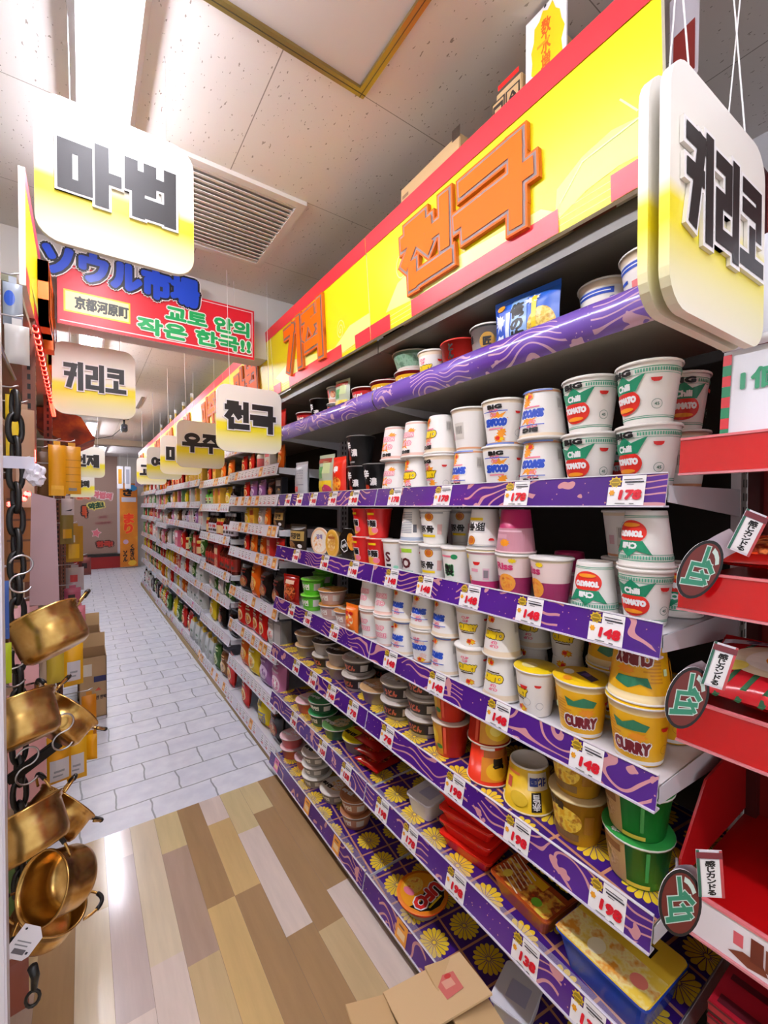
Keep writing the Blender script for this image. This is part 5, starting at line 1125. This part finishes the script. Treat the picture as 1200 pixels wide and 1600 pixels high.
# pop card with 1個 on the top red shelf
def pop():
    z0 = 1.4605; e = tag(empty('price_card', (.887, .062, z0)), 'white price card reading 1個 with striped border on the red shelf', 'price card')
    fn = lambda s, z, q: (-q + z*.12, -s, z); hw = .225; m = M('#eceef4', .35); mb = MB()
    mb.prism([(-hw, 0), (hw, 0), (hw, .15), (-hw, .15)], fn, -.002, 0, m)
    sh = [rect(-hw, .018*i, -hw+.012, .018*(i+1), (M('#1f8a5c', .4), M('#d8343c', .4))[i % 2]) for i in range(8)]
    sh += [text('1個', -.172, .096, .056, .036, M('#3f9a70', .4), .0014), rect(-.152, .046, -.128, .054, M('#c8286a', .4)), rect(-.152, .030, -.128, .038, M('#c8286a', .4))]
    mb.decal(sh, fn); mb.build('lower_card', e)
    f2 = lambda s, z, q: (.02 - q + z*.1, -s, .145+z); ub = MB(); ub.prism([(-hw+.004, .01), (hw, .01), (hw, .21), (-hw+.03, .19)], f2, -.002, 0, M('#e4e6f0', .35))
    ub.decal([rect(-hw+.006+.004*0, .015+.018*i, -hw+.018, .015+.018*(i+1), (M('#d8343c', .4), M('#1f8a5c', .4))[i % 2]) for i in range(9)], f2); ub.build('upper_card', e)
    cv = MB(); V = []
    for k in range(9):
        a = PI*k/8; V += [(-.004 + .018 - .012*math.cos(a)*0 - .014*math.sin(a), s, .150 + .012*(1-math.cos(a))*.7) for s in (-hw, hw)]
    cv.add(V, [(2*k, 2*k+1, 2*k+3, 2*k+2) for k in range(8)], M('#f4f4f8', .25), None, True); cv.build('fold', e)
pop()
bag('egg', 'striped red and green noodle pack with egg picture', .19, .16, .05, M('#b81c24', .2), [*[poly(seg((-.09+.03*i, .0), (-.03+.03*i, .16), .008), M('#2a5a3a', .25)) for i in range(5)], ell(-.01, .085, .055, .042, M('#e8d8b8', .25)), ell(-.005, .085, .036, .028, M('#f4ece0', .25)), ell(.0, .09, .014, .012, M('#f08a1c', .25)), ell(-.05, .06, .02, .014, M('#e8d060', .25)), rect(-.09, .13, .09, .15, M('#d8d0e0', .25)), text('ラーメン', .0, .14, .11, .016, M('#3a2a6a', .4), .0008)], name='noodle_packet', cat='noodle packet')
o = spawn('egg', (.86, .06, 1.033)); o.rotation_euler = (0, 1.18, 0); o.location = (.868, .222, 1.034); tag(o, 'striped noodle pack with egg picture on the red shelf', 'noodle packet')
o = spawn('redstack', (.9, .2, 1.24)); o.rotation_euler = (0, 1.3, .1); o.location = (.90, .235, 1.254); tag(o, 'dark red packet lying on the third red shelf', 'noodle packet')
carton('choc', 'flat dark red box', .36, .26, .021, M('#a81c2c', .3), [rect(-.18, .003, .18, .007, M('#3a1418', .4)), rect(-.18, .017, .18, .021, M('#5a1a20', .4))], cat='box', name='flat_box', topsh=[ell(-.03, .02, .05, .05, M('#d8b8c8', .3)), ell(-.03, .02, .045, .045, M('#a83a54', .3)), rect(-.12, -.17, -.10, .17, M('#5a1a24', .3)), rect(-.06, -.17, -.045, .17, M('#5a1a24', .3)), rect(.05, -.17, .06, .17, M('#5a1a24', .3))])
for k in range(8):
    o = spawn('choc', (.985 + .002*(k % 2), .105, .3495 + k*.0214), .0)
    tag(o, 'flat dark red box, %s in the stack on the lowest red shelf' % (['bottom one', 'second up', 'third up', 'fourth up', 'fifth up', 'sixth up', 'seventh up', 'topmost'][k]), 'box', 'flat red boxes on the red shelf')
# hanging flag, striped box and packs high on the right
f = onX(1112, 50, 1.0); e = tag(empty('paper_flag', (1.02, .40, 2.2)), 'folded paper flag hanging from the ceiling at the right', 'flag')
MB().add([(0, -.03, .215), (.012, .03, .215), (.0, -.028, .02), (.012, .028, .0), (.003, 0, -.02)], [(0, 1, 3, 2), (2, 3, 4)], M('#d8d4dc', .4)).build('flag_paper', e)
MB().add([(-.0012, -.022, .13), (.008, .02, .13), (.009, .022, .03), (.0, -.022, .03)], [(0, 1, 2, 3)], M('#8a2a24', .4)).build('flag_print', e)
top = MB().rbox(0, -.3, 0, .25, .3, .22, M('#e4e6e4', .4), .002)
for i in range(7): top.box(-.0015, -.3 + .04*i, 0, -.0002, -.28+.04*i, .22, (M('#d8343c', .4), M('#1f8a4c', .4))[i % 2]); 
for i in range(6): top.box(-.0015, .2995, .036*i, .25, .3012, .036*i+.018, (M('#d8343c', .4), M('#1f8a4c', .4))[i % 2])
tag(top.build('carton', None, (.94, -.13, 2.051)), 'striped red and green carton on top of the red unit', 'carton')

# ================================================================ left side of the aisle
def left_unit():
    e = tag(empty('left_shelving', (-.3, 1.6, 0)), 'dark red brown shelving along the left edge behind the hanging pots', 'shelving')
    WD = M('#5a2a1c', .5); PB = M('#6a3a28', .45)
    def P(mb, name): o = mb.build(name, e); o.matrix_parent_inverse = Matrix.Translation((.3, -1.6, 0)); return o
    P(MB().box(-.62, 1.35, .0, -.60, 8.6, 1.95, M('#6a3424', .55)), 'back_panel')
    for y in (1.74, 2.64, 3.54, 4.44, 5.34, 6.24, 7.14, 8.04):
        mb = MB().box(-.150, y, 0, -.118, y+.03, 1.93, PB)
        for k in range(60): mb.box(-.1182, y+.008, .12+.03*k, -.1176, y+.022, .137+.03*k, DARK); mb.box(-.138, y-.0004, .12+.03*k, -.130, y+.001, .137+.03*k, DARK)
        P(mb, 'upright')
    for z in (.15, .55, .95, 1.28, 1.60): P(MB().box(-.60, 1.36, z, -.20, 8.5, z+.02, M('#a8896a', .5)), 'shelf_board')
    P(MB().box(-.60, 1.36, 1.88, -.125, 8.5, 1.90, M('#8f8f78', .5)), 'canopy')
    for y in (2.2, 2.45, 2.75): P(MB().tube([(-.35, y, 1.52), (-.09, y, 1.52), (-.085, y, 1.535)], .003, STEEL, 6), 'peg_hook')
    return e
LEFT = left_unit()
e = tag(empty('header_board', (-.118, 1.49, 1.93)), 'left header board seen edge-on, with orange raised letters', 'header sign')
hl = lambda s, z, q: (-.118 + q, s, z)
def PL(mb, name): o = mb.build(name, e); o.matrix_parent_inverse = Matrix.Translation((.118, -1.49, -1.93)); return o
mb = MB(); mb.prism([(1.49, 1.93), (3.25, 1.93), (3.25, 2.238), (1.49, 2.238)], hl, -.014, 0, YEL, M('#ece4da', .4))
mb.decal([rect(1.49, 2.19, 3.25, 2.238, M('#ee4a5a', .35)), rect(1.49, 1.93, 1.58, 1.98, HRED), rect(1.72, 1.93, 2.3, 1.98, HRED), rect(2.6, 1.93, 3.0, 1.98, HRED), poly([(1.6, 1.99), (2.1, 2.03), (2.6, 2.0), (2.3, 1.96)], LIME)], hl, e0=.0006); PL(mb, 'board')
mb = MB(); raise_letters(mb, hangul('마법', 1.86, 1.985, 2.72, 2.16, .40, ORG2), hl, .001, .030, M('#e8701a')); mb.decal(hangul('마법', 1.86, 1.985, 2.72, 2.16, .26, M('#3a2410')), hl, e0=.0315, de=.00002); mb.decal(hangul('마법', 1.86, 1.985, 2.72, 2.16, .22, ORG), hl, e0=.033, de=.00002); PL(mb, 'lettering')
LED = emit('red_led', '#ff2010', 5.0)
def led(pts, lab):
    e = tag(empty('led_strip', pts[0]), lab, 'LED strip'); o = Vector(pts[0]); q = [Vector(p)-o for p in pts]
    MB().tube(q, .006, M('#c01010', .3), 6).build('tube', e); proto = None; L = sum((b-a).length for a, b in zip(q, q[1:])); n = max(4, int(L/.03))
    for k in range(n):
        t = (k+.5)/n*(len(q)-1); i = min(int(t), len(q)-2); p = q[i].lerp(q[i+1], t-i)
        if proto is None: d = proto = MB().rbox(-.0072, -.006, -.0065, .0075, .006, .0065, LED, .002).build('lamp', e)
        else: d = proto.copy(); COL.objects.link(d); d.parent = e
        d.location = p
led([(-.1095, 1.62, 1.868), (-.1095, 2.4, 1.80), (-.1095, 2.62, 1.78)], 'red LED light strip slanting below the left header')
led([tuple(onY(52, 703, 1.72)), tuple(onY(52, 722, 1.72))], 'short red LED strip on the brown post')
led([tuple(onY(46, 768, 1.5)), tuple(onY(38, 778, 1.5)), tuple(onY(24, 786, 1.5)), tuple(onY(12, 789, 1.5))], 'curved red LED strip near the black chain')
def post():
    mb = MB().rbox(-.145, .93, 0, -.109, .966, 2.405, M('#e2e0e8', .35), .003); return tag(mb.build('metal_post'), 'white metal post at the left picture edge', 'post')
post()
def panel():
    c = onY(72, 858, 1.42); e = tag(MB().prism([(-.035, -.14), (.026, -.145), (.020, .13), (-.03, .145)], lambda x, z, d: (x, -d + .01*math.sin(z*14), z), -.0015, .0015, M('#a08286', .3), M('#d8ccd4', .3)).build('plastic_divider', None, c), 'pinkish milky plastic divider beside the black chain', 'divider'); return e
panel()
arm = tag(empty('clip_strip', onY(12, 722, 1.12)), 'clear plastic clip arm holding a crumpled white paper', 'clip arm')
MB().box(-.06, -.002, -.012, .042, .002, .012, clear_mat('clear_arm', '#e4e4f4', .55)).build('arm', arm)
p = onY(56, 742, 1.14); crumpled('paper_bag', p, (.017, .014, .024), M('#dcdae6', .5), 'crumpled white paper on the clear clip arm', 'paper', 9)
# chain with hooks and brass pots
def chain():
    x, y = -.124, 1.285; e = tag(empty('chain', (x, y, .35)), 'black link chain hanging at the left, carrying the brass pots', 'chain'); n = 24; pitch = .052
    lk = MB(); pts = [(.012*math.cos(a)*(1 if abs(math.cos(a)) > .01 else 1), 0, .030*math.sin(a) + (.0)) for a in [2*PI*i/16 for i in range(16)]]
    lk.tube([(.013*math.copysign(abs(math.cos(a))**.7, math.cos(a)), 0, .032*math.sin(a)) for a in [2*PI*i/18 for i in range(18)]], .0058, M('#121110', .35), 8, True)
    first = None
    for i in range(n):
        if first is None: o = first = lk.build('link', e)
        else: o = first.copy(); COL.objects.link(o); o.parent = e
        o.location = (0, 0, .03 + i*pitch); o.rotation_euler = (0, 0, .5 + (PI/2 if i % 2 else 0))
    MB().tube([(0, 0, 1.285), (-.004, -.1, 1.30), (.002, -.318, 1.30)], .004, STEEL, 6).build('bracket', e)
chain()
def s_hook(c, lab, k=1.0):
    r = .016*k
    pts = [(r*math.cos(math.radians(q)), 0, r + r*math.sin(math.radians(q))) for q in range(165, -91, -16)] + [(r*math.cos(math.radians(q)), 0, -r + r*math.sin(math.radians(q))) for q in range(106, 346, 16)]
    o = MB().tube(pts, .0016*k, STEEL, 7).build('hook', None, c); o.rotation_euler = (0, 0, .3); return tag(o, lab, 'hook')
def pot(key, r, h):
    def make():
        e = empty('brass_pot'); mb = MB(); t = .0022
        prof = [(0, 0), (r*.80, 0), (r*.92, h*.06), (r*.99, h*.2), (r, h*.55), (r, h*.84), (r*1.05, h*.87), (r*1.05, h*.93), (r*1.09, h*.95), (r*1.09, h*1.0), (r*1.04, h*1.0), (r*1.0, h*.9), (r-t, h*.82), (r-t, h*.3), (r*.88, h*.09), (0, h*.05)]
        mb.lathe(prof, BRASS, n=40); mb.build('pot_body', e)
        for s in (1, -1):
            hd = MB(); arc = lambda t: (s*(r*1.03 + r*.50*math.cos(t)), .025*math.sin(t)*(1.25 - .25*math.cos(t)), h*(.88 + .22*math.cos(t))); a = [arc(-PI/2 + PI*i/14) for i in range(15)]
            hd.tube(a, .0028, BRASS, 8); o = hd.build('handle', e)
            MB().tube([arc(-.75 + 1.5*i/9) for i in range(10)], .0046, M('#14110f', .4), 8).build('grip', o)
        return e
    return sbox(key, 'brass pot', 2*r, 2*r, h, make, 'pot', 'brass_pot')
pot('pot', .060, .084); pot('potw', .064, .060)
for key, (px, py), Y, rx, ry, rz, lab in (
    ('pot', (76, 990), 1.10, -.45, -.30, .3, 'brass pot hanging highest on the black chain, tilted to the right'),
    ('pot', (28, 1130), 1.08, -.50, -.12, .3, 'brass pot second from top on the chain, cut by the picture edge'),
    ('potw', (90, 1128), 1.205, -.3, .9, .2, 'brass pot mostly hidden behind the second pot on the chain'),
    ('pot', (40, 1304), 1.08, -.52, -.16, .3, 'brass pot third from top, with a bright vertical reflection'),
    ('potw', (84, 1278), 1.205, -.3, .95, .2, 'brass pot peeking out behind the third pot on the chain'),
    ('pot', (88, 1384), 1.13, .2, -1.15, .45, 'brass pot tipped on its side with dark opening towards the chain'),
    ('potw', (64, 1440), 1.19, .3, .5, .1, 'lowest brass pot, partly hidden below the tipped one')):
    p = onY(px, py, Y); o = spawn(key, p); o.rotation_euler = (rx, ry, rz); mid = o.rotation_euler.to_matrix() @ Vector((0, 0, DES[key].h/2)); o.location = p - mid; tag(o, lab, 'pot', 'brass pots on the chain')
for px, py, lab in ((32, 897, 'large metal S hook above the highest pot'), (20, 1045, 'metal hook between the first and second pots'), (38, 1200, 'metal hook above the third pot'), (95, 1146, 'metal hook at the end of the black rail')):
    s_hook(onY(px, py, 1.12), lab, 1.15)
mb = MB().rbox(-.055, -.006, -.012, .055, .006, .012, M('#141210', .4), .003); o = mb.build('hanger_bar', None, onY(50, 1192, 1.26)); o.rotation_euler = (0, -.45, .3); tag(o, 'black rubber hanger bar between the pots and the mustard packs', 'hanger')
t = MB(); t.prism([(-.022, -.026), (.018, -.026), (.024, -.018), (.024, .012), (.008, .026), (-.022, .026)], lambda x, z, d: (x, -d, z), 0, .0008, M('#eceaf0', .4))
t.decal([rect(-.014, .0, .012, .002, GREY), rect(-.014, -.006, .010, -.004, GREY), rect(-.010, -.018, .012, -.010, M('#6a6870', .4)), rect(.014, -.016, .018, -.012, INK), ell(-.014, .02, .002, .002, BLACK, 10)], lambda x, z, d: (x, -d, z), e0=.001)
o = t.build('paper_tag', None, onY(30, 1482, 1.02)); o.rotation_euler = (0, .75, .1); tag(o, 'white paper tag with a barcode hanging below the lowest pots', 'tag')
mb = MB(); mb.tube([(0, 0, .03), (.004, 0, .01), (.002, 0, -.012)], [.008, .007, .005], M('#141614', .4), 8); mb.tube([(.010*math.cos(a), 0, -.028 + .014*math.sin(a)) for a in [2*PI*i/12 for i in range(12)]], .003, M('#141614', .4), 6, True)
tag(mb.build('clip', None, onY(42, 1548, 1.0)), 'small black clip hanging at the bottom left', 'clip')
# coloured packs hanging at the extreme left
def hangbag(c, w, h, m, lab, shapes=(), rz=0.6, t=.02, name='hanging_pack'):
    key = lab; mb = MB(); n = 8; V = []; th = lambda s, z: t*max(0, 1-(2*s/w)**2)**.6*max(0, 1-(z/h*2-1)**4)**.6/2
    for sd in (-1, 1): V += [(w*(i/n-.5), sd*(th(w*(i/n-.5), h*j/n)+.0006), h*j/n) for j in range(n+1) for i in range(n+1)]
    Fc = []; q = (n+1)**2
    for j in range(n):
        for i in range(n): a = j*(n+1)+i; Fc += [(a, a+1, a+n+2, a+n+1), (q+a, q+a+n+1, q+a+n+2, q+a+1)]
    mb.add(V, Fc, m, None, True); mb.box(-w*.2, -.0008, h, w*.2, .0008, h+.015, m)
    mb.decal(list(shapes), lambda x, z, d: (x, -th(x, z)-d-.001, z), cx=w/6, cy=h/8)
    o = mb.build(name, None, (c[0], c[1], c[2]-h/2)); o.rotation_euler = (0, 0, rz)
    zt = c[2] + h/2 + .0195; pg = MB().tube([(max(-.55, c[0]-.45), c[1], zt), (c[0]-.004, c[1], zt), (c[0]+.012, c[1], zt+.006)], .002, STEEL, 6).build('peg_hook', LEFT); pg.matrix_parent_inverse = Matrix.Translation((.3, -1.6, 0)); mb2 = None
    return tag(o, lab, 'hanging pack')
MUST = M('#d8960f', .3); MUST2 = M('#e0a81c', .28)
lbl = lambda w, z, hh: [rect(-w, z, w, z+hh, M('#c9c6cc', .35)), rect(-w*.6, z+hh*.4, w*.5, z+hh*.5, GREY), rect(-w*.7, z+hh*.2, w*.3, z+hh*.28, GREY)]
hangbag(onY(90, 735, 2.15), .055, .20, MUST, 'left mustard pack hanging under the orange red canopy', [rect(-.02, .0, .02, .04, M('#e8b03a', .3))], .15)
hangbag(onY(113, 735, 2.25), .062, .20, M('#d89a1c', .3), 'right mustard pack with small grey label, under the orange red canopy', [rect(-.012, .014, .016, .026, M('#8a8580', .4)), *[rect(-.03, .05+.03*k, .03, .053+.03*k, M('#b07a14', .35)) for k in range(4)]], .1)
hangbag(onY(70, 742, 2.4), .05, .20, M('#5a3a14', .4), 'dark brown pack behind the mustard packs', (), .2)
hangbag(onY(112, 1040, 1.95), .060, .15, MUST2, 'upper mustard pack with silver label beside the highest pot', lbl(.02, .02, .07), .2)
hangbag(onY(84, 1040, 1.9), .05, .13, M('#c8b03a', .3), 'olive yellow pack behind the highest pot', (), .3)
hangbag(onY(136, 1120, 2.05), .048, .16, M('#c47a10', .3), 'amber pack with grey label nearest the aisle', lbl(.014, .02, .05), .1)
hangbag(onY(88, 1188, 1.8), .066, .16, MUST, 'lower mustard pack with large silver label, left of its twin', lbl(.026, .01, .07), .2)
hangbag(onY(116, 1186, 1.82), .056, .15, MUST2, 'lower mustard pack with large silver label, right of its twin', lbl(.02, .02, .07), .05)
hangbag(onY(138, 1170, 1.86), .04, .09, M('#e8a414', .25), 'shiny mustard pack beside the lower twin packs', (), -.3)
hangbag(onY(104, 818, 2.9), .06, .22, M('#8a7a3a', .35), 'olive pack below the mustard packs', [rect(-.02, .03, .02, .08, M('#d8a81c', .3))], .3)
hangbag(onY(116, 850, 3.0), .08, .20, M('#b88a1c', .35), 'yellow and white pack low beside the brick floor', [rect(-.03, .02, .02, .10, M('#e8b81c', .3)), rect(-.03, .11, .0, .15, M('#d8d0c4', .3))], .2)
hangbag(onY(106, 792, 2.6), .05, .08, M('#d0ccd0', .4), 'white pack with curved mark below the mustard packs', [poly([(-.015, .02), (.018, .03), (.012, .02)], INK)], .1)
for i, (px, py, Y, w, h, c, lab) in enumerate(((116, 905, 3.2, .09, .14, '#c8c0c4', 'white pack with red square label beside the floor'), (112, 935, 3.1, .08, .12, '#b85a78', 'rose and black pack left of the cardboard boxes'), (122, 962, 3.05, .06, .11, '#e88a9c', 'bright pink pack above the cardboard boxes'), (132, 885, 3.6, .07, .12, '#8a4a4a', 'maroon pack at the far left of the floor'), (108, 968, 3.0, .07, .10, '#7a2a6a', 'purple pack beside the pink pack'))):
    hangbag(onY(px, py, Y), w, h, M(c, .35), lab, [rect(-w*.3, h*.4, w*.1, h*.7, M('#d8484a' if i == 0 else '#2a1a20', .4))], .2, .04)
for px, py, Y, w, h, c, lab in ((38, 700, 1.62, .05, .22, '#a88468', 'beige pack hanging left of the brown post'), (22, 665, 1.5, .03, .16, '#e0c020', 'yellow black pack at the left edge'), (30, 830, 1.65, .07, .30, '#8a5a2a', 'brown slatted pack behind the chain'), (40, 760, 1.6, .04, .12, '#b8a890', 'pale pack behind the clear clip arm'), (38, 1170, 1.5, .08, .30, '#d8a0a0', 'pale pink pack behind the second pot'), (35, 1010, 1.46, .06, .20, '#e8b0b4', 'pink pack behind the chain'), (25, 1400, 1.35, .06, .16, '#4a6a2a', 'green pack behind the lower pots'), (10, 1560, 1.33, .06, .12, '#8a4a3c', 'red brown pack at the bottom left corner')):
    hangbag(onY(px, py, Y), w, h, M(c, .4), lab, [rect(-w*.4, h*(.2+.2*k), w*.4, h*(.22+.2*k), M('#5a3a24', .5)) for k in range(4)] if 'slatted' in lab else (), .15, .012)
hangbag(onY(-6, 955, .98), .03, .10, M('#3a5a9a', .35), 'blue strip pack at the left picture edge', (), .1, .01)
hangbag(onY(-6, 1040, .98), .035, .07, M('#a8b81c', .35), 'lime pack at the left picture edge below the blue one', (), .1, .01)
hangbag(onY(24, 478, 1.348), .036, .10, M('#98a4b4', .3), 'clear and blue pack under the left header', [ell(-.006, .06, .010, .018, M('#2a5ac8', .3))], .1, .02)
hangbag(onY(30, 540, 1.33), .045, .09, M('#c4c2c0', .3), 'crinkled clear wrap pack under the left header', (), .1, .02)
# paper canopy over the packs
cp = [onY(px, py, 3.0) for px, py in ((58, 640), (98, 643), (128, 656), (149, 688), (118, 701), (58, 668))]; c0 = cp[0]
mm, nt, b = newmat('orange_red_paper', .5); base(nt, b, ramp(nt, noise(nt, coords(nt), 11, 3), [(.35, '#6a1a08'), (.5, '#a83410'), (.65, '#d8641a')]))
tag(MB().prism([(v.x-c0.x, v.z-c0.z) for v in cp], lambda x, z, d: (x, -d, z), -.30, .08, mm).build('paper_canopy', None, c0), 'orange red paper canopy jutting over the mustard packs', 'canopy')
# cardboard boxes on the floor
def kbox(x0, x1, y0, y1, h, lab, shapes=(), flaps=True):
    e = tag(empty('cardboard_box', ((x0+x1)/2, (y0+y1)/2, 0)), lab, 'cardboard box', 'cardboard boxes on the left floor'); w, d, t = (x1-x0)/2, (y1-y0)/2, .004; mb = MB()
    for q in ((-w, -d, -w+t, d), (w-t, -d, w, d), (-w, -d, w, -d+t), (-w, d-t, w, d)): mb.box(q[0], q[1], 0, q[2], q[3], h, KRAFT2)
    mb.box(-w, -d, 0, w, d, t, KRAFT2); mb.decal(list(shapes), lambda x, z, q: (x, -d-q, z)); mb.build('box_body', e)
    if flaps:
        MB().box(-w, 0, 0, w, t, .09, KRAFT, T(0, d-t, h) @ R(-.25, 'X')).build('flap', e); MB().box(0, -d, 0, t, d, .07, KRAFT, T(-w, 0, h) @ R(-.2, 'Y')).build('flap', e)
kbox(-.03, .118, 3.32, 3.58, .385, 'open cardboard box with dark blue label on the brick floor', [rect(.005, .225, .07, .262, M('#2a2a5a', .4)), poly([(.01, .17), (.03, .19), (.045, .17)], M('#c8482a', .5)), text('라면 한박', .035, .125, .075, .026, M('#3a2a20', .5), .0012), rect(-.06, .27, -.005, .345, M('#e8dcc8', .4))])
kbox(-.04, .095, 3.66, 3.9, .46, 'taller cardboard box behind the labelled one', [rect(.0, .36, .03, .42, M('#5a4632', .5))])

# ================================================================ far end of the aisle
def far_end():
    Y = 11.195; e = tag(empty('wall_poster', (.30, Y, .2)), 'brown poster wall with pink and green stickers at the far end', 'poster')
    q = lambda px, py: (lambda v: (v.x-.30, v.z-.2))(onY(px, py, Y))
    fn = lambda x, z, d: (x, -d, z); a, b_ = q(100, 868), q(184, 712)
    MB().prism([(a[0], a[1]), (b_[0], a[1]), (b_[0], b_[1]), (a[0], b_[1])], fn, 0, .01, M('#a88878', .5)).build('board', e)
    def st(s, px, py, w, h, c, o, rot=0, bo=.03): x, z = q(px, py); return [text(s, x, z, w, h, M(o, .5), bo, rot=rot), text(s, x, z, w-.06, h-.05, M(c, .5), bo*.4, rot=rot)]
    sh = st('마법의', 160, 774, .40, .20, '#e87a88', '#f8d8d8', -.15) + st('약초!', 150, 790, .34, .20, '#1f4a2c', '#f0e070', .2) + st('천국', 130, 776, .3, .16, '#e8502c', '#f0a080') + st('화려한', 161, 808, .22, .08, '#8a3a40', '#a87068', .08) + st('마법상점', 161, 817, .34, .08, '#8a3a40', '#a87068', .08) + st('한국!', 163, 850, .36, .18, '#c83a2c', '#5a1a14', .0) + st('특', 132, 800, .16, .30, '#c84a1c', '#3a1410')
    x, z = q(150, 833); sh += [burst(x, z, .10, .11, 5, M('#f8d8d8', .5), .55), burst(x, z, .085, .095, 5, M('#e87a88', .5), .55)]
    for k in range(0, len(sh), 2): MB().decal(sh[k:k+2], fn, e0=.011, de=.0006).build('sticker', e)
    p0, p1 = onY(100, 884, Y), onY(187, 868, Y); tag(MB().box(p0.x, Y-.10, .002, p1.x, Y-.012, p1.z, M('#a01c18', .45)).box(p0.x, Y-.11, p1.z-.002, p1.x, Y-.011, p1.z+.05, M('#2a2420', .5)).build('trim_1'), kind='structure')
    a, b_ = onY(183, 755, Y), onY(187, 755, Y); tag(MB().box(a.x, Y-.05, 0, b_.x, Y, 1.95, M('#d8d4dc', .35)).build('trim_2'), kind='structure')
    Y2 = 10.9; c = onY(201, 880, Y2); a, b_ = onY(188.5, 755, Y2), onY(216, 880, Y2); e2 = tag(empty('poster', (c.x, Y2, .03)), 'tall orange vertical poster with red and black brush writing at the far end', 'poster')
    w = (b_.x - a.x)/2; h = a.z - .03
    om, nt, bb = newmat('orange_poster', .45); base(nt, bb, ramp(nt, noise(nt, coords(nt), 4, 3), [(.35, '#d8781c'), (.6, '#e88a1c'), (.75, '#f0b040')]))
    m = MB(); m.prism([(-w, 0), (w, 0), (w, h), (-w, h)], fn, 0, .02, om)
    m.decal([ell(.05, h-.10, .11, .07, M('#3aa0e0', .4)), text('さ', -.02, h-.20, .18, .16, BLACK, .012), rect(-w*.8, h-.40, w*.85, h-.30, M('#e4e0ec', .4)), text('まり', -.0, h*.52, .22, .46, M('#f8a030', .4), .03, vertical=True), text('まり', -.0, h*.52, .20, .44, M('#f83a10', .4), .014, vertical=True), ell(-.06, h*.30, .05, .05, M('#d8a8c0', .4)), text('ください', .06, h*.17, .09, .36, BLACK, .006, vertical=True), text('ソウル', -.07, h*.13, .09, .24, BLACK, .005, vertical=True), ell(.06, .08, .08, .06, M('#f4c030', .4))], fn, e0=.021, de=.0006); m.build('sheet', e2)
    for i, (px, x0) in enumerate(((188, 0), (200, 0))):
        p = onY(px, 712, 10.5); tag(MB().rbox(-.055, -.01, -.30, .055, .01, .16, M('#efecf0', .4), .004).box(-.03, -.0108, -.2, .03, -.0099, .1, M(('#e8a82c', '#b8b8c4')[i], .4)).tube([(0, 0, .15), (0, 0, CEIL-2.0)], .002, WHITE, 5).build('hanging_banner', None, (p.x, p.y, 2.0)), ['narrow white and orange banner hanging at the far end', 'narrow white and grey banner hanging at the far end'][i], 'banner')
    p = onY(195, 663, 6.2); e3 = tag(empty('security_camera', (p.x, p.y, CEIL)), 'small black security camera hanging from the ceiling', 'camera')
    MB().rbox(-.05, -.02, -.02, .05, .02, -.001, M('#141414', .4), .003).build('bracket', e3); m = MB().tube([(0, 0, -.02), (0, 0, -.09)], .012, M('#141414', .4), 8); m.build('stem', e3)
    m = MB(); m.rbox(-.035, -.05, -.17, .035, .05, -.08, M('#181818', .35), .01); m.lathe([(.022, 0), (.022, .02), (0, .021)], M('#303038', .2), n=14, mx=T(0, -.05, -.125) @ R(PI/2, 'X')); m.build('camera_body', e3)
    MB().tube([(0, .02, -.1), (-.12, .1, -.22), (-.28, .15, -.26), (-.45, .2, -.12)], .004, M('#222222'), 6).build('cable', e3)
    p = onY(222, 712, 9.6); tag(MB().prism([(-.12, -.28), (.08, -.28), (.10, .1), (0, .16), (-.08, .05)], fn, 0, .03, M('#b8a0c0', .4)).decal([poly([(-.10, .0), (0, .14), (.02, .02)], M('#e0a040', .4))], fn, e0=.031).tube([(0, .015, .14), (0, .015, CEIL-2.0)], .002, WHITE, 5).build('mobile_card', None, (p.x, 9.6, 2.0)), 'lilac and orange promo card hanging beyond the last boards', 'promo card')
    e4 = tag(empty('ceiling_bar', (.50, 5.2, CEIL)), 'short dark slot in the far ceiling', 'ceiling slot'); MB().box(-.015, -.30, -.004, .015, .30, 0, M('#6a6058', .5)).build('slot', e4)
far_end()
